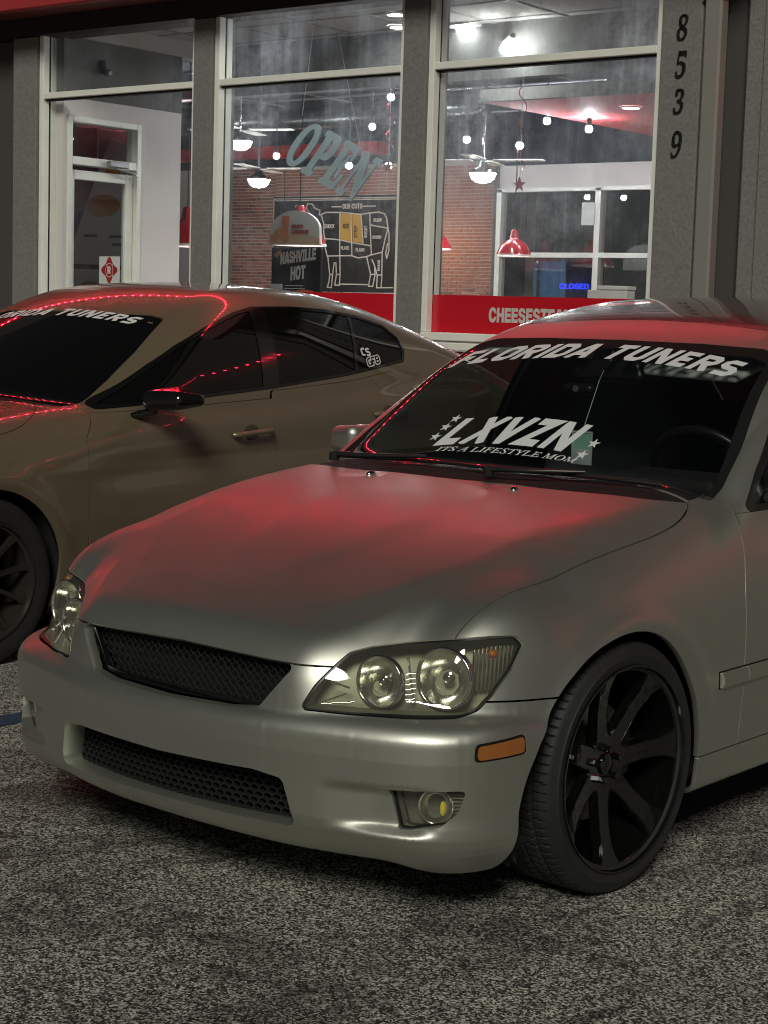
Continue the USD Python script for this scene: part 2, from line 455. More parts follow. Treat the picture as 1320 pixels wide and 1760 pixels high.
def pane(name, tint, ior=1.5, rough=0.0, haze=None):
    """thin glass: lets light through, mirrors by fresnel"""
    nodes = {'t': ('transparent_bsdf', {'color': tint}), 'g': ('glossy_bsdf', {'color': (1, 1, 1), 'roughness': rough}), 'm': ('mix_closure', {}), **schlick(ior)}
    links = SCHLICK + [('fr.value', 'm.fac'), ('t.BSDF', 'm.closure1'), ('g.BSDF', 'm.closure2')]
    material(name, nodes, links, surface='m.closure')

# weathered silver paint: dull clear coat with dust, fine scratches and stone chips low down
material('silver_paint', {
    't': ('texture_coordinate', {}), 'n': ('noise_texture', {'scale': 3.0, 'detail': 8, 'roughness': .7}),
    'c': ('rgb_ramp', {'ramp': [(.25, (.47, .48, .425)), (.75, (.50, .505, .45))]}),
    'r': ('rgb_ramp', {'ramp': [(.3, (.43,) * 3), (.7, (.46,) * 3)]}),
    'v': ('voronoi_texture', {'scale': 75.0, 'feature': 'f1'}), 'vr': ('rgb_ramp', {'ramp': [(.0, (1, 1, 1)), (.09, (1, 1, 1)), (.12, (0, 0, 0)), (1, (0, 0, 0))]}),
    'n2': ('noise_texture', {'scale': 5.0, 'detail': 3}), 'nr': ('rgb_ramp', {'ramp': [(.52, (0, 0, 0)), (.62, (.8, .8, .8))]}),
    'mm': ('mix_color', {'blend_type': 'multiply', 'fac': 1.0}),
    'mx': ('mix_color', {'b': (.66, .67, .62)}),
    'fl': ('noise_texture', {'scale': 900.0, 'detail': 2}), 'b': ('bump', {'strength': .05, 'distance': .001}),
    'p': ('principled_bsdf', {'metallic': .93, 'coat_weight': .22, 'coat_roughness': .18, 'specular_ior_level': .5})},
    [('t.object', 'n.vector'), ('n.fac', 'c.fac'), ('n.fac', 'r.fac'), ('r.color', 'p.roughness'), ('t.object', 'v.vector'), ('v.distance', 'vr.fac'),
     ('t.object', 'n2.vector'), ('n2.fac', 'nr.fac'), ('vr.color', 'mm.a'), ('nr.color', 'mm.b'), ('mm.result', 'mx.fac'), ('c.color', 'mx.a'), ('mx.result', 'p.base_color'),
     ('t.object', 'fl.vector'), ('fl.fac', 'b.height'), ('b.normal', 'p.normal')])
plain('roof_wrap', (.035, .036, .034), .25, coat=1.0, crough=.02)
material('tan_paint', {
    't': ('texture_coordinate', {}), 'n': ('noise_texture', {'scale': 2.0, 'detail': 6}), 'c': ('rgb_ramp', {'ramp': [(.3, (.118, .094, .060)), (.7, (.130, .104, .067))]}),
    'p': ('principled_bsdf', {'metallic': .0, 'roughness': .30, 'coat_weight': 1.0, 'coat_roughness': .015})},
    [('t.object', 'n.vector'), ('n.fac', 'c.fac'), ('c.color', 'p.base_color')])
plain('black_gloss', (.006, .006, .006), .08, coat=.6)
plain('black_satin', (.012, .012, .012), .34, bump=.1, bscale=600)
plain('black_plastic', (.010, .010, .010), .75, spec=.25, bump=.2, bscale=900)
plain('seal_rubber', (.006, .006, .006), .8, spec=.2)
plain('void_black', (.004, .004, .004), .9)
plain('cabin_trim', (.02, .02, .021), .7, bump=.3, bscale=700)
plain('seat_leather', (.20, .21, .235), .5, bump=.3, bscale=300)
plain('rubber', (.012, .012, .0115), .66, bump=.25, bscale=500, var=.25, vscale=14)
plain('wheel_black', (.004, .004, .004), .10, coat=.5, crough=.05)
plain('wheel_bronze', (.055, .047, .042), .28, metal=.6)
plain('brake_steel', (.16, .15, .13), .45, metal=.9, var=.3, vscale=20)
plain('chrome_dark', (.25, .25, .24), .2, metal=1.0)
plain('chrome', (.75, .75, .72), .07, metal=1.0)
plain('headlamp_chrome', (.80, .80, .77), .16, metal=1.0)
plain('headlamp_dark', (.30, .30, .25), .5, metal=.5)
plain('amber', (.42, .13, .015), .22, coat=.6)
plain('amber_deep', (.30, .10, .02), .3, coat=.5)
plain('yellow_bulb', (.75, .62, .02), .2, coat=.6)
plain('decal_white', (.62, .65, .65), .5)
plain('decal_grey', (.10, .10, .10), .5)
plain('sticker_green', (.35, .62, .50), .5)
plain('mirror_glass', (.5, .52, .52), .02, metal=1.0)
pane('windscreen_glass', (.62, .66, .64), 1.52)
pane('tinted_glass', (.03, .03, .03), 1.55)
pane('cabin_glass', (.34, .37, .35), 1.52)
# yellowed headlamp cover
material('lamp_cover', {'t': ('transparent_bsdf', {'color': (.91, .91, .81)}), 'd': ('diffuse_bsdf', {'color': (.5, .5, .42)}), 'g': ('glossy_bsdf', {'roughness': .03}),
                        'a': ('mix_closure', {'fac': .06}), 'm': ('mix_closure', {}), **schlick(1.5)},
         SCHLICK + [('t.BSDF', 'a.closure1'), ('d.BSDF', 'a.closure2'), ('fr.value', 'm.fac'), ('a.closure', 'm.closure1'), ('g.BSDF', 'm.closure2')], surface='m.closure')
# coarse worn asphalt: pale chips in dark binder, darker oil stains
material('asphalt', {
    'g': ('geometry', {}), 'mp': ('mapping', {'scale': (1, 1, 1)}),
    'v': ('voronoi_texture', {'scale': 205.0, 'feature': 'f1', 'randomness': 1.0}), 'cell': ('separate_color', {}),
    'ag': ('rgb_ramp', {'ramp': [(0, (.012, .012, .011)), (.38, (.04, .04, .036)), (.60, (.24, .24, .22)), (.9, (.70, .69, .62)), (1, (.75, .74, .66))]}),
    'n2': ('noise_texture', {'scale': 280.0, 'detail': 5, 'roughness': .7}), 'n2r': ('rgb_ramp', {'ramp': [(.34, (.42,) * 3), (.62, (1.3,) * 3)]}),
    'n3': ('noise_texture', {'scale': 1.5, 'detail': 9, 'roughness': .68, 'distortion': .9}), 'n3r': ('rgb_ramp', {'ramp': [(.36, (.42, .41, .39)), (.46, (.9, .9, .88)), (.66, (1.18, 1.18, 1.12))]}),
    'm1': ('mix_color', {'blend_type': 'multiply', 'fac': 1.0, 'use_clamp': False}), 'm2': ('mix_color', {'blend_type': 'multiply', 'fac': 1.0, 'use_clamp': False}),
    'cr': ('noise_texture', {'scale': 1.15, 'detail': 5, 'roughness': .6, 'distortion': .6}), 'crr': ('rgb_ramp', {'ramp': [(0, (1, 1, 1)), (.484, (1, 1, 1)), (.497, (.35, .34, .33)), (.503, (.35, .34, .33)), (.516, (1, 1, 1)), (1, (1, 1, 1))]}), 'm3': ('mix_color', {'blend_type': 'multiply', 'fac': .8, 'use_clamp': False}),
    'h': ('mix_float', {'fac': .5}), 'b': ('bump', {'strength': 1.0, 'distance': .006}),
    'p': ('principled_bsdf', {'roughness': .82, 'specular_ior_level': .35})},
    [('g.position', 'mp.vector'), ('mp.vector', 'v.vector'), ('v.color', 'cell.color'), ('cell.r', 'ag.fac'), ('mp.vector', 'n2.vector'), ('n2.fac', 'n2r.fac'), ('mp.vector', 'n3.vector'), ('n3.fac', 'n3r.fac'),
     ('ag.color', 'm1.a'), ('n2r.color', 'm1.b'), ('m1.result', 'm2.a'), ('n3r.color', 'm2.b'), ('m2.result', 'm3.a'), ('mp.vector', 'cr.vector'), ('cr.fac', 'crr.fac'), ('crr.color', 'm3.b'), ('m3.result', 'p.base_color'),
     ('cell.r', 'h.a'), ('n2.fac', 'h.b'), ('h.result', 'b.height'), ('b.normal', 'p.normal')])
material('blue_paint', {
    'g': ('geometry', {}), 'n': ('noise_texture', {'scale': 120.0, 'detail': 5, 'roughness': .7}), 'c': ('rgb_ramp', {'ramp': [(.35, (.012, .014, .018)), (.55, (.03, .06, .13))]}),
    'b': ('bump', {'strength': .8, 'distance': .005}), 'p': ('principled_bsdf', {'roughness': .75})},
    [('g.position', 'n.vector'), ('n.fac', 'c.fac'), ('c.color', 'p.base_color'), ('n.fac', 'b.height'), ('b.normal', 'p.normal')])
material('lamp_glass', {'t': ('transparent_bsdf', {'color': (.9, .9, .88)}), 'g': ('glossy_bsdf', {'roughness': .0}), 'm': ('mix_closure', {}), **schlick(1.8)},
         SCHLICK + [('fr.value', 'm.fac'), ('t.BSDF', 'm.closure1'), ('g.BSDF', 'm.closure2')], surface='m.closure')

plain('privacy_glass', (.004, .004, .004), .0, spec=.5, coat=0)
plain('tan_dark', (.05, .036, .022), .25, coat=.8)
plain('wire_black', (.012, .012, .012), .6, spec=.3)
plain('headlamp_chrome_rough', (.62, .62, .56), .38, metal=1.0)
plain('fog_dark', (.13, .13, .11), .45, metal=.4)
put('/World', 'asphalt_lot', (np.array([[-60, -60, 0], [60, -60, 0], [60, 60, 0], [-60, 60, 0.]]), np.array([[0, 1, 2], [0, 2, 3]])), 'asphalt', kind='structure')
# stucco: grey-green render with a coarse float texture
material('stucco', {'g': ('geometry', {}), 'n': ('noise_texture', {'scale': 55.0, 'detail': 6, 'roughness': .7}), 'c': ('rgb_ramp', {'ramp': [(.3, (.145, .143, .132)), (.7, (.225, .222, .207))]}),
    'b': ('bump', {'strength': .9, 'distance': .006}), 'p': ('principled_bsdf', {'roughness': .9, 'specular_ior_level': .2})},
    [('g.position', 'n.vector'), ('n.fac', 'c.fac'), ('c.color', 'p.base_color'), ('n.fac', 'b.height'), ('b.normal', 'p.normal')])
plain('dark_wall', (.055, .052, .047), .8, bump=.4, bscale=60)
plain('red_fascia', (.30, .030, .03), .55, bump=.1, bscale=40)
plain('red_soffit', (.12, .02, .02), .7)
plain('black_header', (.012, .006, .006), .6)
plain('aluminium', (.82, .82, .75), .4, metal=.1, var=.06, vscale=5)
plain('aluminium_shade', (.30, .30, .28), .45, metal=.3)
plain('gasket', (.006, .006, .006), .6)
plain('downpipe_paint', (.22, .21, .19), .35, coat=.3)
plain('number_black', (.008, .008, .008), .3, coat=.3)
plain('white_wall', (.72, .66, .64), .8)
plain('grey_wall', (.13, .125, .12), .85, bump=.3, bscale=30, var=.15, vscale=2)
plain('ceiling_tile', (.46, .43, .41), .9, bump=.3, bscale=150)
plain('tile_grid', (.25, .24, .23), .6)
plain('black_ceiling', (.028, .034, .048), .7)
plain('conduit', (.55, .58, .62), .35, metal=.6)
plain('floor_tile', (.16, .14, .12), .35, var=.2, vscale=3)
plain('mortar', (.60, .55, .52), .9)
for i_, c_ in enumerate([(.42, .19, .14), (.33, .15, .12), (.48, .25, .19), (.26, .14, .12)]): plain('brick_%s' % ('red', 'brown', 'pale', 'dark')[i_], c_, .85, var=.2, vscale=25)
plain('red_ceiling', (.80, .13, .14), .7)
plain('red_enamel', (.38, .008, .016), .18, coat=.8)
plain('lamp_white', (.75, .75, .72), .4)
plain('chalkboard', (.022, .021, .021), .6, var=.2, vscale=8)
plain('chalk', (.72, .66, .60), .8)
plain('chalk_yellow', (.62, .36, .05), .7)
plain('sign_black', (.012, .011, .011), .5)
plain('sign_white', (.78, .76, .70), .6)
plain('sign_cream', (.72, .52, .30), .6)
plain('sign_orange', (.70, .24, .03), .5)
plain('sign_red', (.42, .02, .02), .5)
plain('food_brown', (.26, .13, .05), .6, var=.35, vscale=30)
plain('print_dark', (.04, .03, .03), .6)
plain('open_blue', (.36, .46, .52), .5)
plain('red_film', (.50, .008, .018), .25, coat=.4)
plain('silver_letter', (.62, .62, .58), .35, metal=.2)
plain('card_white', (.72, .72, .70), .6)
plain('foil_star', (.45, .03, .02), .2, metal=.6)
plain('night_panel_blue', (.05, .12, .24), .5)
plain('steel_kitchen', (.30, .31, .32), .35, metal=.6)
glow('globe_glow', (1.0, .96, .90), 60.0)
glow('bulb_glow', (.90, .95, 1.0), 520.0)
glow('warm_bulb_glow', (1.0, .62, .25), 120.0)
glow('panel_glow', (.93, 1.0, .98), 80.0)
glow('red_led', (1.0, .018, .055), 200.0)
glow('red_led_dim', (1.0, .02, .065), 65.0)
glow('blue_led', (.02, .04, 1.0), 3.0)
glow('night_column_white', (.75, .8, .72), .45)
glow('night_column_blue', (.12, .28, .5), .35)
pane('clear_acrylic', (.88, .9, .9), 1.45)
pane('back_glass', (.75, .77, .78), 1.55)
# shop window: thin glass with dried runs of condensation that catch the light inside
def shop_glass(name, amount, seed, low=.0):
    material(name, {
        'g': ('geometry', {}), 'm': ('mapping', {'scale': (11.0, 1.0, .5), 'location': (seed, 0, seed * .37)}), 'n': ('noise_texture', {'scale': 1.0, 'detail': 5, 'roughness': .75}),
        'r': ('rgb_ramp', {'ramp': [(.25, (.25,) * 3), (.55, (.5,) * 3), (.80, (1, 1, 1))]}),
        'm2': ('mapping', {'scale': (1.5, 1.0, 1.1), 'location': (seed * 2, 0, 1)}), 'n2': ('noise_texture', {'scale': 1.0, 'detail': 3}), 'r2': ('rgb_ramp', {'ramp': [(.35, (.12,) * 3), (.65, (1, 1, 1))]}),
        'n3': ('noise_texture', {'scale': 9.0, 'detail': 6, 'roughness': .7}), 'r3': ('rgb_ramp', {'ramp': [(.3, (.25,) * 3), (.7, (1, 1, 1))]}),
        'sz': ('separate_xyz', {}), 'zr': ('map_range', {'from_min': 1.7, 'from_max': 2.75, 'to_min': low, 'to_max': 1.0, 'clamp': True}),
        'a': ('math', {'math_type': 'multiply'}), 'b': ('math', {'math_type': 'multiply'}), 'c': ('math', {'math_type': 'multiply', 'value2': amount, 'use_clamp': True}), 'e': ('math', {'math_type': 'multiply'}),
        't': ('transparent_bsdf', {'color': (.93, .95, .94)}), 'gl': ('glossy_bsdf', {'roughness': 0.0}), **schlick(1.5),
        'tr': ('translucent_bsdf', {'color': (.80, .86, .95)}), 'df': ('diffuse_bsdf', {'color': (.45, .46, .46)}), 'mm': ('mix_closure', {'fac': .3}),
        'x1': ('mix_closure', {}), 'x2': ('mix_closure', {})},
        SCHLICK + [('g.position', 'm.vector'), ('m.vector', 'n.vector'), ('n.fac', 'r.fac'), ('g.position', 'm2.vector'), ('m2.vector', 'n2.vector'), ('n2.fac', 'r2.fac'), ('g.position', 'n3.vector'), ('n3.fac', 'r3.fac'),
         ('r.color', 'a.value1'), ('r2.color', 'a.value2'), ('a.value', 'b.value1'), ('r3.color', 'b.value2'), ('b.value', 'e.value1'), ('g.position', 'sz.vector'), ('sz.z', 'zr.value'), ('zr.result', 'e.value2'), ('e.value', 'c.value1'),
         ('t.BSDF', 'x1.closure1'), ('tr.BSDF', 'mm.closure1'), ('df.BSDF', 'mm.closure2'), ('mm.closure', 'x1.closure2'), ('c.value', 'x1.fac'),
         ('fr.value', 'x2.fac'), ('x1.closure', 'x2.closure1'), ('gl.BSDF', 'x2.closure2')], surface='x2.closure')
shop_glass('shop_glass_clean', .25, 3.1, .2)
shop_glass('shop_glass_streaky', 1.45, 7.7, .08)
shop_glass('shop_glass_wet', 2.7, 12.3, .10)
# ---------------------------------------------------------------- silver car: body as a smooth implicit (x to its left, y rearwards from the front axle, z up)
def spline(pts):
    p = np.asarray(pts, float); return CubicSpline(p[:, 0], p[:, 1], bc_type='natural')
_side = [(.856, -.1), (.860, .2), (.864, .7), (.868, 1.4), (.862, 2.2), (.845, 2.9), (.80, 3.4), (.70, 3.58), (.4, 3.66), (0, 3.68)]
_planB = Plan([(0, -.805), (.12, -.803), (.284, -.79), (.40, -.767), (.545, -.724), (.65, -.684), (.72, -.642), (.775, -.583), (.815, -.505), (.838, -.41), (.849, -.30)] + _side)
_planA = Plan([(0, -.752), (.2, -.750), (.345, -.742), (.40, -.732), (.445, -.715), (.52, -.683), (.62, -.612), (.72, -.538), (.785, -.458), (.825, -.36), (.846, -.24)] + _side)
_hood = spline([(-.95, .48), (-.76, .630), (-.72, .652), (-.6, .706), (-.5, .745), (-.3, .815), (-.1, .868), (.13, .914), (.34, .942), (.56, .962), (.8, .975), (1.2, .985), (1.8, .99), (2.6, 1.0), (3.2, 1.0), (3.6, .985), (3.9, .95)])
_roof = spline([(.8, 1.21), (1.0, 1.278), (1.245, 1.362), (1.47, 1.432), (1.65, 1.471), (1.865, 1.503), (2.2, 1.519), (2.5, 1.506), (2.8, 1.45), (3.1, 1.36), (3.5, 1.2)])
_insB = ([.10, .15, .165, .18, .20, .22, .24, .27, .36, .42, .47, .50, .60], [.2, .14, .108, .080, .050, .032, .021, .013, .006, 0, 0, .004, .02])
_insS = ([.10, .18, .2, .3, .45, .6, .7, .8, .9, 1.0, 1.2], [.05, .030, .022, .010, 0, 0, .006, .016, .035, .07, .16])
WY, WZ = 0.0, .315
def silver_low(P):
    a, y, z = np.sqrt(P[:, 0] ** 2 + 1e-8), P[:, 1], P[:, 2]
    w = sstep(-.15, -.45, y)
    pa, pb = _planA(a, y), _planB(a, y)
    insB = np.interp(z, *_insB); insS = np.interp(z, *_insS)
    L = .2 + .38 * sstep(.36, .52, a) - .30 * sstep(.56, .70, a)
    fA = pa + w * (L * np.maximum(z - .515, 0) + .7 * np.maximum(.50 - z, 0)) + (1 - w) * insS
    crown = np.interp(y, [-.6, -.5, -.3, -.1, .5], [.04, .03, .013, .003, .003])
    top = z - (_hood(y) - crown * (a / .66) ** 2)
    # raised centre of the bonnet with soft creases that run back from the grille corners
    top -= .007 * sstep(-.06, .06, np.interp(y, [-.72, -.504, -.432, -.247, .023, .469], [.30, .42, .469, .575, .645, .70]) - a) * sstep(-.74, -.5, y)
    top -= .003 * sstep(-.06, .06, np.interp(y, [-.6, -.378, -.239, -.012, .4], [.08, .16, .205, .24, .27]) - a) * sstep(-.6, -.3, y)
    k = (1 - w) * .31 + w * .075
    up = smax(fA, top, k)
    zc = .478 + .012 * sstep(.1, .5, a) + .012 * sstep(.72, .84, a)
    fogh = .027 * sstep(.45, .60, a) * sstep(.74, .66, a) * sstep(.243, .272, z) * sstep(.366, .338, z)
    fb = pb + fogh + w * insB * (1 - .5 * sstep(.5, .74, a) * sstep(.3, .24, z)) + (1 - w) * (insS + .006)
    low = smax(fb, z - (zc + .42 * np.clip(-pb, 0, .14)), .034)
    f = smin(low, up, .014)
    r = np.sqrt((y - WY) ** 2 + (z - WZ) ** 2)
    f = f - .011 * np.exp(-((r - .372) / .030) ** 2) * sstep(.68, .78, a) * sstep(.30, .5, z) * (1 - sstep(.58, .62, np.abs(y)))
    # hollow that leads to the fog lamp
    return smax(f, (.137 + .043 * (1 - w)) - z, .03)
def silver_top(P):
    a, y, z = np.sqrt(P[:, 0] ** 2 + 1e-8), P[:, 1], P[:, 2]
    q = np.minimum(a, .662) / .66; y0 = .625 - .11 * (1 - .4 * q ** 2 - .6 * q ** 8)
    ws = -(y - y0) * .524 + (z - .925) * .852 + .012 * (((z - 1.14) / .21) ** 2 - 1)
    rf = (z - (_roof(y) - .022 * (a / .55) ** 2)) * .97
    tf = .05 * sstep(1.3, .5, y) + .03 * sstep(2.2, 3.3, y)
    sg = (a - .806 + tf) * .885 + (z - .93) * .465 - .028 * (1 - ((z - 1.17) / .26) ** 2)
    rg = (y - 3.20) * .55 + (z - .98) * .835 + .02 * (a / .6) ** 2
    f = smax(smax(smax(ws, rf, .05), rg, .12), sg, .075)
    return smax(f, .75 - z, .02)
def silver_body(P):
    return smin(silver_low(P), silver_top(P), .035)
# ---------------------------------------------------------------- silver car: panels, lamps, wheels
SILVER = thing('silver_sedan', 'silver sedan with black wheels, nearest the viewer, red glow on its bonnet', 'car', (0, 0, 0), math.degrees(-0.01726672))
_V, _N, _F = polygonize(silver_body, (-.05, -.95, .08), (.97, 3.8, 1.62), .0085)
_half = clip((_V, _N, _F), _V[:, 0] - 1e-4)
GAP = spline([(-.62, .638), (-.5, .664), (-.2, .711), (.12, .732), (.36, .727), (.48, .702), (.545, .670), (.60, .62)])
HREAR = spline([(0, .352), (.3, .366), (.5, .378), (.6, .420), (.65, .490), (.68, .560)])
LAMP = rounded([(.400, .512), (.421, .565), (.445, .608), (.464, .641), (.499, .654), (.56, .666), (.666, .684), (.726, .691), (.762, .691), (.776, .672), (.772, .619), (.758, .563), (.743, .53), (.721, .517), (.63, .514), (.512, .512)], .010)
GRILLE = rounded([(-.368, .606), (-.2, .616), (0, .619), (.2, .616), (.368, .606), (.285, .500), (.2, .491), (0, .486), (-.2, .491), (-.285, .500)], .010)
INTAKE = rounded([(-.378, .350), (-.3, .361), (0, .354), (.3, .361), (.378, .350), (.408, .236), (0, .236), (-.408, .236)], .016)
FOG = rounded([(.617, .352), (.70, .358), (.770, .360), (.757, .31), (.730, .277), (.66, .262), (.637, .262)], .006)
WS = rounded([(-.686, .90), (-.686, .965), (-.663, 1.053), (-.612, 1.196), (-.570, 1.318), (-.50, 1.338), (-.3, 1.346), (0, 1.349), (.3, 1.346), (.50, 1.338), (.570, 1.318), (.612, 1.196), (.663, 1.053), (.686, .965), (.686, .90)], .02)
WIN_F = rounded([(.678, .905), (.80, 1.008), (.965, 1.126), (1.22, 1.285), (1.40, 1.352), (1.66, 1.395), (1.66, .925), (1.2, .912)], .012)
WIN_R = rounded([(1.74, .926), (1.74, 1.400), (2.1, 1.402), (2.35, 1.370), (2.66, 1.25), (2.90, 1.04), (2.93, .955), (2.4, .936)], .02)
RWS = rounded([(-.55, 1.05), (-.50, 1.36), (0, 1.40), (.50, 1.36), (.55, 1.05), (0, 1.03)], .03)
ARCH_R = .348
_fa = CubicSpline(*(lambda p: (np.r_[0, np.cumsum(np.linalg.norm(np.diff(p, axis=0), axis=1))], p))(np.array([(-.434, .10), (-.440, .20), (-.440, .303), (-.417, .397), (-.372, .481), (-.308, .557), (-.222, .622), (-.12, .656), (0, .666), (.10, .645), (.195, .585), (.272, .497), (.319, .404), (.345, .304), (.352, .20), (.352, .10)])), bc_type='natural')
FARCH = _fa(np.linspace(0, _fa.x[-1], 140))
_tab = {
    'lamp': lambda a, y, z: np.where(y < -.15, poly_sd(np.c_[a, z], LAMP), 1.),
    'grille': lambda a, y, z: np.where(y < -.4, poly_sd(np.c_[a, z], GRILLE), 1.),
    'intake': lambda a, y, z: np.where(y < -.4, poly_sd(np.c_[a, z], INTAKE), 1.),
    'fog': lambda a, y, z: np.where(y < -.3, poly_sd(np.c_[a, z], FOG), 1.),
    'ws': lambda a, y, z: np.where((y < 1.6) & (z > .86), poly_sd(np.c_[a, z], WS, .3), 1.),
    'winf': lambda a, y, z: np.where(a > .45, poly_sd(np.c_[y, z], WIN_F), 1.),
    'winr': lambda a, y, z: np.where(a > .45, poly_sd(np.c_[y, z], WIN_R), 1.),
    'rws': lambda a, y, z: np.where((y > 2.3) & (a < .62), poly_sd(np.c_[a, z], RWS), 1.),
    'arch': lambda a, y, z: np.where(a > .45, np.minimum(poly_sd(np.c_[y, z], FARCH), np.hypot(y - 2.72, z - .315) - ARCH_R), 1.),
    'gap': lambda a, y, z: np.where(y < .62, GAP(y) - a, 1.),             # > 0: inboard of the bonnet's side seam
    'hrear': lambda a, y, z: HREAR(np.minimum(a, .69)) - y,               # > 0: ahead of the bonnet's rear edge
    'seam': lambda a, y, z: z - (.609 + .006 * np.clip(1 - a / .3, 0, 1)),   # bonnet above / bumper below
    'bf': lambda a, y, z: z - (.546 + .02 * np.clip(-.35 - y, 0, 1)),     # fender above / bumper below
    'fend': lambda a, y, z: (.556 + .085 * sstep(.68, .92, z)) - y,       # > 0: ahead of the door gap
    'door2': lambda a, y, z: 1.69 - y}
def fields(V): return Lazy(V, _tab)
G = .0022
def pan(conds, lip=.012, where=None, direction=None, mesh=None):
    m = mesh if mesh is not None else _half
    for fn in conds:
        m = clip(m, fn(fields(m[0]), m[0]))
    return lipped(m, lip, direction, where) if lip else m
off0 = lambda V: V[:, 0] > 2e-3
holes = [lambda d, V: d['lamp'] - G, lambda d, V: d['arch']]
# bonnet
bonnet = pan([lambda d, V: d['hrear'] - G, lambda d, V: d['gap'] - G, lambda d, V: np.where(V[:, 1] < -.45, np.where(V[:, 0] < .46, d['seam'] - G, V[:, 2] - .58), 1.), lambda d, V: V[:, 2] - .57, lambda d, V: d['lamp'] - G], .016, off0)
m = both(bonnet); put(SILVER, 'bonnet', (m[0], m[2]), 'silver_paint', normals=m[1])
# bumper
def bump_region(d, V):
    front = np.where(V[:, 0] < .46, -d['seam'] - G, np.where(V[:, 0] < .70, .6 - V[:, 2], -d['bf'] - G))
    return front
bumper = pan([lambda d, V: -.20 - V[:, 1], bump_region, lambda d, V: d['lamp'] - G, lambda d, V: d['arch'], lambda d, V: d['grille'], lambda d, V: d['intake'], lambda d, V: d['fog'] - .001], 0)
g_edge = lambda V: (np.abs(poly_sd(V[:, [0, 2]], GRILLE)) < 4e-3) & (V[:, 1] < -.5)
i_edge = lambda V: (np.abs(poly_sd(V[:, [0, 2]], INTAKE)) < 4e-3) & (V[:, 1] < -.5)
f_edge = lambda V: (np.abs(poly_sd(V[:, [0, 2]], FOG)) < 5e-3) & (V[:, 1] < -.4)
rest = lambda V: ~g_edge(V) & ~i_edge(V) & ~f_edge(V) & (V[:, 0] > 2e-3)
b0 = bumper
bm = lipped(b0, .012, None, rest)
for edge, dirn, dep in ((g_edge, (0, 1, 0), .030), (i_edge, (-.02, 1, .03), .074), (f_edge, (-.2, 1, 0), .045)):
    e = lipped(b0, dep, dirn, edge); k = len(b0[0])
    bm = (np.vstack([bm[0], e[0][k:]]), np.vstack([bm[1], e[1][k:]]), np.vstack([bm[2], e[2][len(b0[2]):] - k + len(bm[0])]))
m = both(bm); put(SILVER, 'front_bumper', (m[0], m[2]), 'silver_paint', normals=m[1], label='front bumper with stone chips and a faint scuff')
# fenders
SILLZ = .285
fender = pan([lambda d, V: d['fend'] - G, lambda d, V: np.where(V[:, 1] < HREAR(.68) - .005, -d['gap'] - G, 1.), lambda d, V: np.where(V[:, 1] < .556, V[:, 0] - .5, V[:, 0] - .665),
              lambda d, V: np.where(V[:, 1] < -.05, np.where(V[:, 0] > .69, d['bf'] - G, V[:, 2] - .62), 1.), lambda d, V: np.where(V[:, 1] > .1, V[:, 2] - SILLZ - G, 1.), lambda d, V: d['lamp'] - G, lambda d, V: d['arch'], lambda d, V: np.maximum(d['ws'] - .012, .5 * (V[:, 0] - .64) * (V[:, 1] < .5))], 0)
ar = lambda V: (np.abs(poly_sd(V[:, [1, 2]], FARCH)) < 5e-3)
def arched(m):
    e1 = lipped(m, .012, None, lambda V: ~ar(V) & (V[:, 0] > 2e-3)); e2 = lipped(m, .016, (-1, 0, 0), ar); k = len(m[0])
    return np.vstack([e1[0], e2[0][k:]]), np.vstack([e1[1], e2[1][k:]]), np.vstack([e1[2], e2[2][len(m[2]):] - k + len(e1[0])])
fender = arched(fender)
put(SILVER, 'fender', (fender[0], fender[2]), 'silver_paint', normals=fender[1]); m = mirror(fender); put(SILVER, 'fender', (m[0], m[2]), 'silver_paint', normals=m[1])
# cowl under the wipers
cowl = pan([lambda d, V: V[:, 2] - .86, lambda d, V: -d['hrear'] - G, lambda d, V: .72 - V[:, 0], lambda d, V: (.515 + .11 * (V[:, 0] / .66) ** 2) - V[:, 1]], .01, off0)
m = both(cowl); put(SILVER, 'cowl', (m[0] - [0, 0, .004], m[2]), 'black_plastic', normals=m[1])
# doors, sills, shell
def body_low(V): return .90 - V[:, 2]
DG = lambda V: .556 + .085 * sstep(.68, .92, V[:, 2])
SILLZ = .285
doorf = pan([lambda d, V: -d['fend'] - G, lambda d, V: d['door2'] - G, lambda d, V: V[:, 2] - SILLZ - G, lambda d, V: V[:, 0] - .5, lambda d, V: np.minimum(.903 + .02 * (V[:, 1] - .65) - V[:, 2], 1)], .014, off0)
doorr = pan([lambda d, V: V[:, 1] - 1.69 - G, lambda d, V: 2.62 - V[:, 1], lambda d, V: V[:, 2] - SILLZ - G, lambda d, V: V[:, 0] - .5, lambda d, V: .926 - V[:, 2], lambda d, V: d['arch'] - .03], .014, off0)
for dm, nm in ((doorf, 'front_door'), (doorr, 'rear_door')):
    put(SILVER, nm, (dm[0], dm[2]), 'silver_paint', normals=dm[1]); m = mirror(dm); put(SILVER, nm, (m[0], m[2]), 'silver_paint', normals=m[1])
sill = pan([lambda d, V: V[:, 1] - .25, lambda d, V: 2.5 - V[:, 1], lambda d, V: SILLZ - G - V[:, 2], lambda d, V: d['arch'], lambda d, V: V[:, 0] - .4], .012)
put(SILVER, 'sill', (sill[0], sill[2]), 'silver_paint', normals=sill[1]); m = mirror(sill); put(SILVER, 'sill', (m[0], m[2]), 'silver_paint', normals=m[1])
SEALW = .011
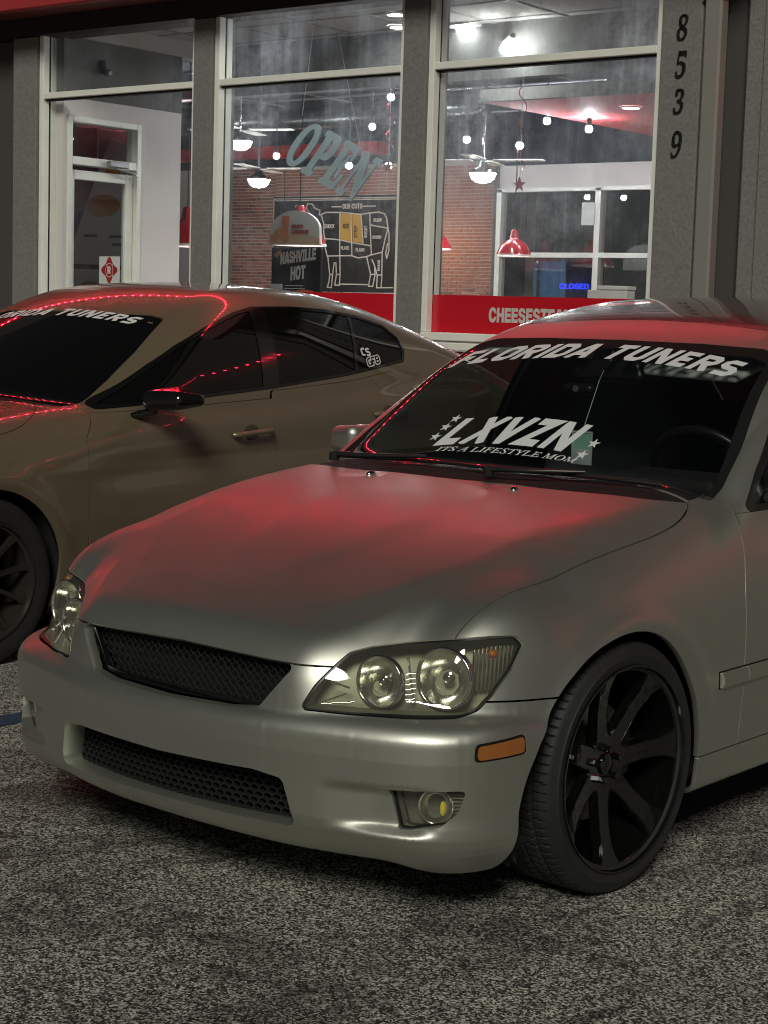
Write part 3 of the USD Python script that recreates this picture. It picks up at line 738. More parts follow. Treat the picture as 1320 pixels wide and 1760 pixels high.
shell = pan([lambda d, V: np.where(V[:, 1] < 2.62 + G, np.where(V[:, 1] < DG(V) + G, V[:, 1] - .46, V[:, 2] - .905 - .02 * (V[:, 1] - .65)), V[:, 2] - .16), lambda d, V: np.where(V[:, 1] < .75, np.maximum(V[:, 1] - DG(V) - G, d['ws'] * 0 - 1), 1.),
             lambda d, V: d['ws'] - SEALW, lambda d, V: d['winf'], lambda d, V: d['winr'], lambda d, V: d['rws'], lambda d, V: d['arch']], .02, off0)
ROOFY = lambda a: 1.448 - .16 * a ** 2
_rf = lambda V: np.minimum(np.minimum(V[:, 2] - 1.30, .52 - .02 * (V[:, 1] - 1.3) - V[:, 0]), V[:, 1] - ROOFY(V[:, 0]))
shell0 = (lambda m: (m[0], m[1], m[2]))(shell)
roof_ = clip(shell, _rf(shell[0]) - .0015); shell = clip(shell, -_rf(shell[0]) - .0015)
roof_ = lipped(roof_, .008, None, off0); m = both(roof_); put(SILVER, 'roof', (m[0], m[2]), 'roof_wrap', normals=m[1], label='glossy dark roof panel')
m = both(shell); put(SILVER, 'body_shell', (m[0], m[2]), 'silver_paint', normals=m[1])
# glazing
seal = pan([lambda d, V: SEALW - .0005 - d['ws'], lambda d, V: d['ws'] + .016, lambda d, V: V[:, 1] - (.50 + .11 * (V[:, 0] / .66) ** 2)], .006, off0)
m = both(seal); put(SILVER, 'windscreen_seal', (m[0], m[2]), 'seal_rubber', normals=m[1])
glass = pan([lambda d, V: -d['ws'] - .0155, lambda d, V: V[:, 1] - (.50 + .11 * (V[:, 0] / .66) ** 2)], 0)
m = both(glass); put(SILVER, 'windscreen', (m[0], m[2]), 'windscreen_glass', normals=m[1])
for key_, nm, gl in (('winf', 'front_side_window', 'cabin_glass'), ('winr', 'rear_side_window', 'tinted_glass')):
    s1 = pan([lambda d, V: -d[key_] - .0005, lambda d, V: d[key_] + .018], .006); g1 = pan([lambda d, V: -d[key_] - .0175], 0)
    g1 = (g1[0] - g1[1] * .004, g1[1], g1[2])
    for mm in (lambda q: q, mirror):
        q = mm(s1); put(SILVER, 'window_seal', (q[0], q[2]), 'black_satin', normals=q[1]); q = mm(g1); put(SILVER, nm, (q[0], q[2]), gl, normals=q[1])
g1 = pan([lambda d, V: -d['rws'] - .001], 0); m = both(g1); put(SILVER, 'rear_window', (m[0], m[2]), 'tinted_glass', normals=m[1])
# what shows in the gaps, inside the arches and under the roof lining
_inV, _inN = project(silver_body, _half[0], 3, off=-.028)
inner = (_inV, _inN, _half[2])
inner = clip(inner, np.minimum(.93 - inner[0][:, 2], 1))
inner = clip(inner, np.where(inner[0][:, 1] < -.25, np.where((inner[0][:, 2] > .22) & (inner[0][:, 2] < .71), -1., 1.), 1.))
inner = clip(inner, np.minimum(np.hypot(inner[0][:, 1], inner[0][:, 2] - .315), np.hypot(inner[0][:, 1] - 2.72, inner[0][:, 2] - .315)) - ARCH_R - .02)
m = both(inner); put(SILVER, 'inner_structure', (m[0], m[2]), 'void_black', normals=m[1])
lin = (_inV, _inN, _half[2]); lin = clip(lin, lin[0][:, 2] - .92); lin = clip(lin, np.where(lin[0][:, 1] < .9, -1 + lin[0][:, 1] + .5 * (lin[0][:, 0] > .6), 1.))
for k_ in ('ws', 'winf', 'winr', 'rws'):
    lin = clip(lin, fields(lin[0])[k_] - .002)
m = both(lin); put(SILVER, 'headlining', (m[0], m[2][:, ::-1]), 'cabin_trim', normals=-m[1])
eng = bx(-.42, .42, -.40, .30, .25, .60); put(SILVER, 'engine_block', cat(eng, bx(-.37, .37, -.60, -.58, .18, .60), bx(-.83, .83, .5, 2.45, .19, .24)), 'void_black')
for sx in (1, -1):
    for yy in (0, 2.72):
        prof = [(.30, -.30), (.372, -.30), (.372, -.02), (.362, -.004)]
        lin_ = lathe([(r, h) for r, h in [(.02, -.34), (.44, -.34), (.44, -.06), (.43, -.045)]], 64, 'x')
        lin_ = moved(lin_, (.838, yy, .315)); v = lin_.vertices
        keep = lin_.vertices[lin_.faces].mean(1)[:, 2] > .17
        lin_ = trimesh.Trimesh(lin_.vertices, lin_.faces[keep], process=False)
        if sx < 0: lin_.vertices = lin_.vertices * [-1, 1, 1]
        put(SILVER, 'arch_liner', lin_, 'black_plastic')

# grille: woven wire in a thin frame, on the plane of the surround
def drape(pts, off=0.0, F=silver_body):
    p, n = project(F, np.asarray(pts, float), 6, off=0.0, lim=.05)
    return p + n * off
def front_y(a, z, push):
    """y of the front at (a, z), set back by push"""
    a = np.asarray(a, float); z = np.asarray(z, float)
    P = np.c_[a.ravel(), np.full(a.size, -.78), z.ravel()]
    for _ in range(25):
        P[:, 1] -= np.clip(silver_body(P), -.03, .03) * -1 * -1 if False else 0
        P[:, 1] += np.clip(silver_body(P), -.04, .04)
    return P[:, 1].reshape(a.shape) + push
def mesh_lines(ring, du, dz, kind):
    pg = shapely.Polygon(ring).buffer(.004)
    x0, z0, x1, z1 = pg.bounds; out = []
    if kind == 'diamond':
        n = int((x1 - x0 + (z1 - z0) * 2) / du) + 4
        for k in range(-n, n):
            for s in (1, -1):
                c = x0 + k * du
                ln = shapely.LineString([(c, z0), (c + s * (z1 - z0) * du / dz, z1)]).intersection(pg)
                if not ln.is_empty and ln.geom_type == 'LineString': out.append((np.array(ln.coords), s))
    return out
wires = []
for (c, s) in mesh_lines(GRILLE, .0235, .0195, 'diamond'):
    L = np.linalg.norm(c[1] - c[0]); n = max(int(L / .006), 2); t = np.linspace(0, 1, n)[:, None]
    q = c[0] + (c[1] - c[0]) * t
    yy = -.735 + .13 * q[:, 0] ** 2 + .028 + .0022 * s * np.cos(2 * np.pi * q[:, 1] / .0195) + .15 * (q[:, 1] - .49)
    wires.append(tube(np.c_[q[:, 0], yy, q[:, 1]], .0016, 5, False))
put(SILVER, 'grille_mesh', cat(*wires), 'wire_black', smooth=True)
gr = shapely.Polygon(GRILLE)
ringm = prism(gr.buffer(.002).difference(gr.buffer(-.009)), .02); v = ringm.vertices.copy()
ringm.vertices = np.c_[v[:, 0], -.735 + .13 * v[:, 0] ** 2 + .15 * (v[:, 1] - .49) + .012 + v[:, 2], v[:, 1]]
put(SILVER, 'grille_frame', ringm, 'black_gloss')
bk = prism(gr.buffer(.006), .004); v = bk.vertices; bk.vertices = np.c_[v[:, 0], -.735 + .13 * v[:, 0] ** 2 + .062 + v[:, 2], v[:, 1]]
put(SILVER, 'grille_backing', bk, 'void_black')
# lower intake: moulded honeycomb
hexes = []; pgI = shapely.Polygon(INTAKE).buffer(-.004)
R0 = .0115
for i in range(-30, 31):
    for j in range(-6, 8):
        cx, cz = i * R0 * 1.732 * 1.25 + (j % 2) * R0 * .866 * 1.25, .235 + j * R0 * 1.5 * .86
        hx = shapely.Polygon([(cx + 1.25 * R0 * math.sin(q * math.pi / 3), cz + .86 * R0 * math.cos(q * math.pi / 3)) for q in range(6)])
        hexes.append(hx.buffer(-.0022))
web = pgI.buffer(.008).difference(shapely.union_all(hexes))
wm = prism(web, .012); v = wm.vertices
wm.vertices = np.c_[v[:, 0], -.800 + .33 * v[:, 0] ** 2 + .060 + v[:, 2], v[:, 1]]
put(SILVER, 'intake_mesh', wm, 'black_plastic')
bk = prism(pgI.buffer(.02), .004); v = bk.vertices; bk.vertices = np.c_[v[:, 0], -.800 + .33 * v[:, 0] ** 2 + .13 + v[:, 2], v[:, 1]]
put(SILVER, 'intake_backing', bk, 'void_black')

# headlamps
def orient(m, pos, axis):
    """turn a part made along +z so that +z points along axis, move to pos"""
    m = m.copy(); z = np.asarray(axis, float) / np.linalg.norm(axis)
    x = np.cross([0, 0, 1.0], z); x = x / np.linalg.norm(x) if np.linalg.norm(x) > 1e-6 else np.array([1., 0, 0]); y = np.cross(z, x)
    m.vertices = m.vertices @ np.stack([x, y, z]) + np.asarray(pos); return m
lens = pan([lambda d, V: -d['lamp'] - .001, lambda d, V: -.15 - V[:, 1]], 0)
rim_ = clip(lens, fields(lens[0])['lamp'] + .0045); cover = clip(lens, -fields(lens[0])['lamp'] - .0047)
rim_ = lipped(rim_, .012)
DIRL = np.array([-.35, .93, -.04])
hb = lipped(lens, .085, DIRL); k = len(lens[0])
back = (lens[0] + DIRL * .085, lens[1], lens[2])
cup = [(.004, -.052), (.020, -.050), (.038, -.040), (.052, -.022), (.059, 0), (.062, .006), (.066, .006), (.067, 0), (.066, -.012)]
def bowl(R, pos, axis, bulb='chrome'):
    s = R / .066
    return orient(lathe([(r * s, h * s) for r, h in cup], 48), pos, axis), orient(moved(trimesh.creation.icosphere(3, .013 * s), (0, 0, -.018 * s)), pos, axis)
for sx in (1, -1):
    mir = (lambda q: q) if sx > 0 else mirror
    def flipm(t):
        if sx > 0: return t
        t = t.copy(); t.vertices = t.vertices * [-1, 1, 1]; t.faces = t.faces[:, ::-1]; return t
    H = put(SILVER, 'headlight', (mir((hb[0][k:], hb[1][k:], hb[2][len(lens[2]):] - k))[0], mir((hb[0][k:], hb[1][k:], hb[2][len(lens[2]):] - k))[2]), 'headlamp_dark', normals=mir((hb[0][k:], hb[1][k:], hb[2][len(lens[2]):] - k))[1], label='clear headlight with two round reflectors')
    q = mir(back); put(H, 'housing_back', (q[0], q[2]), 'headlamp_dark', normals=q[1])
    q = mir(rim_); put(H, 'lens_rim', (q[0], q[2]), 'black_satin', normals=q[1])
    q = mir(cover); put(H, 'lens', (q[0], q[2]), 'lamp_cover', normals=q[1])
    for R, pos in ((.062, (.528, -.600, .577)), (.073, (.655, -.520, .592))):
        b, l = bowl(R, pos, (.12, -1, .05))
        put(H, 'reflector', flipm(b), 'headlamp_chrome', smooth=True); put(H, 'bulb', flipm(l), 'chrome', smooth=True)
        dome = orient(lathe([(R * .60 * math.sin(t), R * .60 * math.cos(t) - .030) for t in np.linspace(.02, 1.45, 14)], 40), pos, (.12, -1, .05))
        put(H, 'projector_lens', flipm(dome), 'lamp_glass', smooth=True)
    ribs = []
    for i in range(12):
        u = i / 11; x = .700 + .062 * u; y = -.470 + .095 * u
        ribs.append(orient(trimesh.creation.cylinder(.0042, .105 - .02 * abs(u - .4), sections=8), (x, y, .612 + .010 * u), (.05, .0, 1)))
    put(H, 'turn_signal_ribs', flipm(cat(*ribs)), 'headlamp_chrome', smooth=50)
    put(H, 'turn_signal_bulb', flipm(orient(moved(trimesh.creation.icosphere(3, .010), s=(1, 1, 1.4)), (.735, -.445, .652), (0, -1, .3))), 'amber', smooth=True)
    sp = [tube([(.425, -.690, .524), (.475, -.655, .548)], .0022, 6), tube([(.428, -.690, .522), (.49, -.645, .530)], .0018, 6), tube([(.44, -.675, .575), (.475, -.645, .560)], .0022, 6), tube([(.59, -.575, .640), (.60, -.565, .54)], .003, 6)]
    for i in range(6): sp.append(tube([(.588, -.580, .600 - .012 * i), (.606, -.566, .604 - .012 * i)], .0022, 6))
    put(H, 'lamp_trim', flipm(cat(*sp)), 'headlamp_chrome', smooth=60)
    # fog lamp, set back in its pocket
    fv, ff = flat(shapely.Polygon(FOG).buffer(.003), .012)
    fplane = lambda a, back: np.c_[a[:, 0] - back * .25, -.652 + (a[:, 0] - .617) * .50 + .9 * (a[:, 0] - .617) ** 2 + back, a[:, 1]]
    nrm = np.tile(np.array([[.50, -.86, .05]]) / np.linalg.norm([.50, -.86, .05]), (len(fv), 1))
    if np.cross(*(fplane(fv, 0)[ff[0, k_]] - fplane(fv, 0)[ff[0, 0]] for k_ in (1, 2))) @ nrm[0] < 0: ff = ff[:, ::-1]
    q = mir((fplane(fv, .004), nrm, ff))
    FG = put(SILVER, 'fog_lamp', (q[0], q[2]), 'lamp_cover', normals=q[1], label='clear fog lamp with a yellow bulb')
    q = mir((fplane(fv, .055), nrm, ff)); put(FG, 'fog_housing', (q[0], q[2]), 'fog_dark', normals=q[1])
    gv, gf = flat(shapely.Polygon(FOG).buffer(.002).difference(shapely.Polygon(FOG).buffer(-.0055)), .02)
    gn = np.tile(nrm[:1], (len(gv), 1)); gf = gf if np.cross(*(fplane(gv, 0)[gf[0, k_]] - fplane(gv, 0)[gf[0, 0]] for k_ in (1, 2))) @ gn[0] > 0 else gf[:, ::-1]
    q = mir((fplane(gv, .0015), gn, gf)); put(FG, 'fog_gasket', (q[0], q[2]), 'seal_rubber', normals=q[1])
    b, l = bowl(.042, (.688, -.580, .309), (.5, -1, 0)); put(FG, 'fog_reflector', flipm(b), 'headlamp_chrome', smooth=True)
    put(FG, 'fog_bulb', flipm(moved(trimesh.creation.icosphere(3, .012), (.708, -.580, .308), s=(.55, .8, 1.5))), 'yellow_bulb', smooth=True)
    for i in range(8): put(FG, 'fog_rib', flipm(tube([(.722 + .003 * i, -.588 + .003 * i, .346 - .009 * i), (.762 - .0045 * i, -.560 + .001 * i, .346 - .009 * i)], .0016, 5)), 'headlamp_dark')
    # side marker
    mk = pan([lambda d, V: -np.where(V[:, 0] > .7, poly_sd(V[:, [1, 2]], rounded([(-.563, .463), (-.449, .475), (-.444, .439), (-.565, .431)], .007)), 1.)], 0)
    mk = lipped((mk[0] + mk[1] * .004, mk[1], mk[2]), .01); q = mir(mk); put(SILVER, 'side_marker', (q[0], q[2]), 'amber_deep', normals=q[1])
    mk2 = pan([lambda d, V: -np.where(V[:, 0] > .7, poly_sd(V[:, [1, 2]], rounded([(-.569, .468), (-.445, .481), (-.438, .434), (-.571, .426)], .009)), 1.)], 0)
    mk2 = lipped((mk2[0] + mk2[1] * .001, mk2[1], mk2[2]), .004); q = mir(mk2); put(SILVER, 'side_marker_gasket', (q[0], q[2]), 'seal_rubber', normals=q[1])
    # rubbing strip on the doors
    for y0, y1 in ((.420, .560 - .006), (.560, 1.66)):
        st = pan([lambda d, V: V[:, 1] - y0, lambda d, V: y1 - V[:, 1], lambda d, V: .503 - V[:, 2], lambda d, V: V[:, 2] - .462, lambda d, V: V[:, 0] - .6], 0)
        st = lipped((st[0] + st[1] * (.016 * (1 - .45 * (np.abs(st[0][:, 2:] - .4825) / .02) ** 2)), st[1], st[2]), .016)
        gk = pan([lambda d, V: V[:, 1] - y0 + .004, lambda d, V: y1 - V[:, 1] + .003, lambda d, V: .5065 - V[:, 2], lambda d, V: V[:, 2] - .4585, lambda d, V: V[:, 0] - .6], 0); gk = lipped((gk[0] + gk[1] * .0015, gk[1], gk[2]), .004); q = mir(gk); put(SILVER, 'strip_gasket', (q[0], q[2]), 'seal_rubber', normals=q[1])
        q = mir(st); put(SILVER, 'rubbing_strip', (q[0], q[2]), 'silver_paint', normals=q[1])

# wheels ------------------------------------------------------------------
def tyre_mesh(R, W, rim, n=540, blocks=86):
    """axis x, outer face at x = 0, going to -W"""
    sh = .018
    prof = [(rim - .006, -.012), (rim + .004, -.003), (rim + .012, -.001), (rim + .5 * (R - rim), .004), (R - .030, .000), (R - .016, -.006), (R - .008, -.012), (R - .003, -.020), (R, -.030)]
    tread = []
    g = [.24, .44, .60, .80]
    for i in range(60):
        u = .03 + (W - .06) * i / 59
        d = 0.0
        for q in g:
            if abs(u / W - q) < .022: d = .0075
        tread.append((R + .002 * math.sin(math.pi * (u - .03) / (W - .06)) - d, -u))
    prof = prof + tread + [(r, -W - h) for r, h in prof[::-1]]
    m = lathe(prof, n, 'x')
    v = m.vertices; r = np.hypot(v[:, 1], v[:, 2]); ang = np.arctan2(v[:, 2], v[:, 1]); u = -v[:, 0] / W
    zone = (u > .06) & (u < .94)
    ph = (ang / (2 * np.pi) * blocks + np.where(u < .24, .55 * u, np.where(u > .8, -.55 * u, np.where(u < .44, 2.2 * u, np.where(u < .6, -1.5 * u, 1.9 * u))))) % 1.0
    cut = zone & (ph < .17) & (r > R - .004)
    f = np.where(cut, (r - .0055) / r, 1.0)
    m.vertices = np.c_[v[:, 0], v[:, 1] * f, v[:, 2] * f]
    return m
def spoke_wheel(R, nsp, hub, w0, w1, w2, conc, thick=.026, back=-.15):
    """spokes as one drawing in the wheel plane, dished towards the hub; axis x, face near x = 0"""
    sp = []
    for i in range(nsp):
        a = 2 * math.pi * i / nsp
        L = [(hub * .5, w0 / 2), (hub * 1.05, w0 / 2 * .92), ((hub + R) / 2, w1 / 2), (R * .86, w1 / 2 * 1.15), (R * .97, w2 / 2), (R * 1.02, w2 / 2 * 1.2)]
        sp.append(affinity.rotate(shapely.Polygon([(x, y) for x, y in L] + [(x, -y) for x, y in L[::-1]]), math.degrees(a), origin=(0, 0)))
    g = shapely.union_all(sp + [shapely.Point(0, 0).buffer(hub, quad_segs=16)])
    g = g.buffer(.008).buffer(-.016).buffer(.008)
    g = g.intersection(shapely.Point(0, 0).buffer(R, quad_segs=32)).difference(shapely.Point(0, 0).buffer(.026))
    out = []
    for b, h0, h1 in ((0, 0, thick - .005), (-.0015, thick - .005, thick - .0022), (-.0035, thick - .0022, thick - .0006), (-.006, thick - .0006, thick)):
        v, f = flat(g.buffer(b), .022)
        lo = np.c_[v, np.full(len(v), h0)]; hi = np.c_[v, np.full(len(v), h1)]
        e = prism(g.buffer(b).simplify(.0004), h1 - h0); e.apply_translation((0, 0, h0))
        side = e.faces[np.abs(e.face_normals[:, 2]) < .5]
        out += [trimesh.Trimesh(hi, f, process=False), trimesh.Trimesh(e.vertices, side, process=False)]
        if h0 == 0: out.append(trimesh.Trimesh(lo, f[:, ::-1], process=False))
    m = cat(*out); v = m.vertices; r = np.hypot(v[:, 0], v[:, 1]) / R
    depth = -conc * (1 - r ** 2.2)
    m.vertices = np.c_[v[:, 2] - thick + depth - .012, v[:, 0], v[:, 1]]
    return m
WR, WW, RIM = .3185, .225, .261
tyre = tyre_mesh(WR, WW, RIM - .008)
rimm = lathe([(.258, -.004), (.2615, .0015), (.2605, .004), (.257, .003), (.2545, -.004), (.252, -.012), (.245, -.016), (.243, -.030), (.239, -.09), (.233, -.12), (.238, -.20), (.256, -.218)], 96, 'x')
spk = spoke_wheel(.247, 7, .066, .062, .050, .082, .052)
nuts = [orient(trimesh.creation.cylinder(.0095, .024, sections=6), (-.056, .041 * math.cos(q), .041 * math.sin(q)), (1, 0, 0)) for q in np.arange(5) * 2 * math.pi / 5 + .3]
cap = orient(lathe([(.0, .006), (.018, .005), (.027, 0), (.029, -.012)], 32), (-.058, 0, 0), (1, 0, 0))
disc = lathe([(.05, -.108), (.150, -.108), (.152, -.112), (.152, -.128), (.05, -.130)], 64, 'x')
cal = bx(-.15, -.085, .06, .155, -.06, .075, .012)
def wheel(parent, pos, side, rot, parts, label=None, steer=0.0):
    def tr(m):
        m = m.copy(); c, s = math.cos(rot), math.sin(rot); v = m.vertices
        v = np.c_[v[:, 0], c * v[:, 1] - s * v[:, 2], s * v[:, 1] + c * v[:, 2]]
        if side < 0: v = v * [-1, 1, 1]; m.faces = m.faces[:, ::-1]
        if steer:
            c, s = math.cos(math.radians(steer)), math.sin(math.radians(steer)); v = v + [.11 * side, 0, 0]; v = np.c_[c * v[:, 0] - s * v[:, 1], s * v[:, 0] + c * v[:, 1], v[:, 2]] - [.11 * side, 0, 0]
        m.vertices = v + np.asarray(pos); return m
    root = None
    for i, (nm, me, ma, sm) in enumerate(parts):
        if i == 0: root = put(parent, 'wheel', tr(me), ma, smooth=sm, label=label)
        else: put(root, nm, tr(me), ma, smooth=sm)
SW = [('rim', rimm, 'wheel_black', 40), ('tyre', tyre, 'rubber', 35), ('spokes', spk, 'wheel_black', 35), *[('lug_nut', q_, 'wheel_black', 30) for q_ in nuts], ('centre_cap', cap, 'wheel_black', 40), ('brake_disc', disc, 'brake_steel', 40)]
for sx in (1, -1):
    for yy in (0, 2.72):
        wheel(SILVER, (sx * .843, yy, WR), sx, .10, SW, steer=-3.2 if yy == 0 else 0.0)
        put(SILVER, 'brake_caliper', cal if False else moved(cal, (sx * .843 + (0 if sx > 0 else .235), yy, WR)), 'brake_steel')
# ---------------------------------------------------------------- silver car: lettering, wipers, mirrors, cabin
def ws_place(u, z):
    a = min(abs(u), .66)
    return (u, .60 + (z - .93) * 1.62, z)
# screen banner
g = affinity.affine_transform(sport('FLORIDA TUNERS', .13), [1, .40, 0, 1, 0, 0]); b_ = g.bounds; sc = 1.068 / (b_[2] - b_[0])
g = affinity.affine_transform(g, [sc, 0, 0, 1, -.562 - b_[0] * sc, 0])
_defer = [('screen_banner', g, lambda u, w: ws_place(u, 1.2625 - .125 * u * u + .057 * w), 'decal_white', 'white slanted FLORIDA TUNERS banner across the top of the windscreen')]
g = affinity.affine_transform(sport('LXVZN', .06), [1, .30, 0, 1, 0, 0]); b_ = g.bounds; sc = .500 / (b_[2] - b_[0])
g = affinity.affine_transform(g, [sc, 0, 0, 1, -.298 - b_[0] * sc, 0])
_defer.append(('screen_sticker', g, lambda u, w: ws_place(u, .9955 - .2 * u * u + .076 * w), 'decal_white', 'bold white LXVZN lettering low on the windscreen'))
g = text_shape("IT'S A LIFESTYLE MOM".replace("'", ''), 'Math', 'italic').buffer(.012); b_ = g.bounds; sc = .515 / (b_[2] - b_[0])
g = affinity.affine_transform(g, [sc, 0, 0, 1, -.272 - b_[0] * sc, 0])
_apo = shapely.box(-.238, .72, -.232, .98)
_defer.append(('screen_sticker', g.union(_apo), lambda u, w: ws_place(u, .9715 - .12 * u * u + .0125 * w), 'decal_white', "thin white serif IT'S A LIFESTYLE MOM lettering"))
def star_shape(r): return shapely.Polygon([((r if k % 2 == 0 else r * .40) * math.sin(k * math.pi / 5), (r if k % 2 == 0 else r * .40) * math.cos(k * math.pi / 5)) for k in range(10)])
for (u0, z0) in ((-.303, 1.056), (-.312, 1.031), (-.318, 1.003), (.243, .988), (.252, 1.018)):
    _defer.append(('screen_star', star_shape(1.0), lambda u, w, u0=u0, z0=z0: ws_place(u0 + .021 * u, z0 + .0125 * w), 'decal_white', None))
for nm, g_, pl_, ma, lab in _defer: bend(silver_body, g_, pl_, .0022, .04 if nm != 'screen_star' else 1.0, SILVER, nm, ma, lab)
# wipers, lying along the foot of the screen
def ws_pt(u, y, off):
    P, N = project(silver_body, np.array([[u, y, .95 + (y - .55) * .5]]), 10, lim=.05); return P[0] + N[0] * off
for pts, arm in (([(-.50, .475), (-.30, .50), (-.08, .495), (.12, .47)], [(-.50, .43), (-.40, .445), (-.20, .50)]), ([(.02, .505), (.25, .50), (.45, .515), (.585, .545)], [(.10, .41), (.22, .435), (.36, .51)])):
    q = path3([ws_pt(u, y, .016) for u, y in pts], 26)
    WP = put(SILVER, 'wiper', tube(q, .0055, 8), 'black_satin', smooth=60)
    put(WP, 'wiper_arm', tube(path3([ws_pt(u, y, .030) for u, y in arm], 20), np.linspace(.009, .006, 20), 8), 'black_satin', smooth=60)
    put(WP, 'wiper_pivot', moved(trimesh.creation.cylinder(.016, .026, sections=20), ws_pt(*arm[0], .022)), 'black_plastic', smooth=40)
# washer jets on the bonnet
for u in (-.256, .262):
    P, N = project(silver_body, np.array([[u, .300, .94]]), 8, lim=.05)
    put(SILVER, 'washer_jet', orient(moved(trimesh.creation.icosphere(2, 1.0), s=(.011, .016, .009)), P[0] + N[0] * .003, N[0]), 'chrome', smooth=True)
# door mirrors
def blob(balls, seg=28): return m3.Manifold.batch_hull([m3.Manifold.sphere(r, seg).translate([x, y, z]) for x, y, z, r in balls])
def to_tm(mf):
    q = mf.to_mesh(); return trimesh.Trimesh(q.vert_properties[:, :3], q.tri_verts, process=False)
import manifold3d as m3
mhead = to_tm(blob([(.800, .86, .965, .030), (.80, .86, 1.010, .032), (.880, .885, .972, .030), (.880, .885, 1.004, .030), (.80, .935, .955, .016), (.80, .94, 1.026, .016), (.918, .955, .966, .013), (.918, .955, 1.012, .013)], 36))
mfoot = to_tm(blob([(.745, .80, .925, .018), (.75, .88, .935, .018), (.81, .86, .952, .020), (.81, .91, .952, .018)]))
for sx in (1, -1):
    def fs(t):
        t = t.copy()
        if sx < 0: t.vertices = t.vertices * [-1, 1, 1]; t.faces = t.faces[:, ::-1]
        return t
    MR = put(SILVER, 'door_mirror', fs(mhead), 'silver_paint', smooth=50)
    put(MR, 'mirror_glass', fs(bx(.80, .915, .968, .973, .960, 1.014, .002)), 'mirror_glass'); put(MR, 'mirror_foot', fs(mfoot), 'black_plastic', smooth=50)
# cabin
put(SILVER, 'dashboard', to_tm(blob([(-.62, .72, .86, .06), (.62, .72, .86, .06), (-.60, 1.02, .88, .05), (.60, 1.02, .88, .05), (-.60, 1.05, .70, .04), (.60, 1.05, .70, .04), (-.62, .70, .70, .04), (.62, .70, .70, .04)])), 'cabin_trim', smooth=50)
put(SILVER, 'instrument_hood', to_tm(blob([(.20, .95, .93, .03), (.52, .95, .93, .03), (.22, 1.08, .95, .02), (.50, 1.08, .95, .02), (.20, 1.05, .88, .02), (.52, 1.05, .88, .02)])), 'cabin_trim', smooth=50)
th_ = np.linspace(0, 2 * math.pi, 65)
sw_ = np.c_[.185 * np.cos(th_), np.zeros(65), .185 * np.sin(th_)]; ca, sa = math.cos(math.radians(-28)), math.sin(math.radians(-28))
sw_ = np.c_[sw_[:, 0] + .37, sw_[:, 2] * -sa * -1 + 1.20, sw_[:, 2] * ca + .93]
STW = put(SILVER, 'steering_wheel', tube(sw_, .016, 10, False), 'black_satin', smooth=True)
put(STW, 'wheel_hub', to_tm(blob([(.30, 1.17, .93, .03), (.44, 1.17, .93, .03), (.37, 1.19, .88, .03), (.37, 1.10, .90, .03)])), 'black_satin', smooth=50); put(STW, 'wheel_spokes', cat(tube([(.20, 1.19, .92), (.54, 1.19, .92)], .014, 8)), 'black_satin')
for x in (-.37, .37):
    ST = put(SILVER, 'front_seat', to_tm(blob([(x - .20, 1.75, .58, .07), (x + .20, 1.75, .58, .07), (x - .22, 1.86, 1.02, .06), (x + .22, 1.86, 1.02, .06), (x - .12, 1.90, 1.16, .05), (x + .12, 1.90, 1.16, .05)])), 'seat_leather', smooth=50)
    put(ST, 'headrest', to_tm(blob([(x - .09, 1.90, 1.24, .05), (x + .09, 1.90, 1.24, .05), (x - .08, 1.90, 1.33, .045), (x + .08, 1.90, 1.33, .045)])), 'seat_leather', smooth=50)
    put(ST, 'cushion', to_tm(blob([(x - .22, 1.30, .55, .06), (x + .22, 1.30, .55, .06), (x - .22, 1.75, .52, .06), (x + .22, 1.75, .52, .06)])), 'seat_leather', smooth=50)
put(SILVER, 'rear_seat', to_tm(blob([(-.58, 2.62, .55, .08), (.58, 2.62, .55, .08), (-.55, 2.75, 1.05, .06), (.55, 2.75, 1.05, .06)])), 'seat_leather', smooth=50)
RM = put(SILVER, 'rear_view_mirror', to_tm(blob([(-.11, 1.20, 1.245, .022), (.11, 1.20, 1.245, .022), (-.10, 1.20, 1.275, .018), (.10, 1.20, 1.275, .018)])), 'black_satin', smooth=50)
put(RM, 'mirror_stalk', tube([(0, 1.19, 1.27), (0, 1.22, 1.33)], .009, 8), 'black_satin')
DC = put(SILVER, 'dash_camera', to_tm(blob([(-.10, 1.11, 1.20, .018), (-.02, 1.11, 1.20, .018)])), 'black_satin', smooth=50); put(DC, 'camera_lens', orient(trimesh.creation.cylinder(.011, .008, sections=20), (-.06, 1.092, 1.20), (0, -1, 0)), 'chrome')
put(SILVER, 'sun_visor', to_tm(blob([(.10, 1.33, 1.300, .012), (.46, 1.34, 1.290, .012), (.12, 1.21, 1.262, .010), (.44, 1.22, 1.250, .010)])), 'lamp_white', smooth=50)
HT = thing('hanging_permit', 'green and white permit tag hanging from the mirror of the silver car', 'permit tag', (.078, .95, 1.03))
put(HT, 'tag', bx(-.037, .037, 0, .002, -.06, .045), 'sticker_green'); put(HT, 'border', cat(bx(-.037, .037, -.0022, -.0002, .040, .045), bx(-.037, -.033, -.0022, -.0002, -.06, .0395), bx(.033, .037, -.0022, -.0002, -.06, .0395), bx(-.0325, .0325, -.0022, -.0002, -.06, -.012)), 'decal_white'); put(HT, 'cord', tube([(0, 0, .045), (-.02, .12, .20), (-.08, .25, .235)], .0015, 5), 'decal_white')
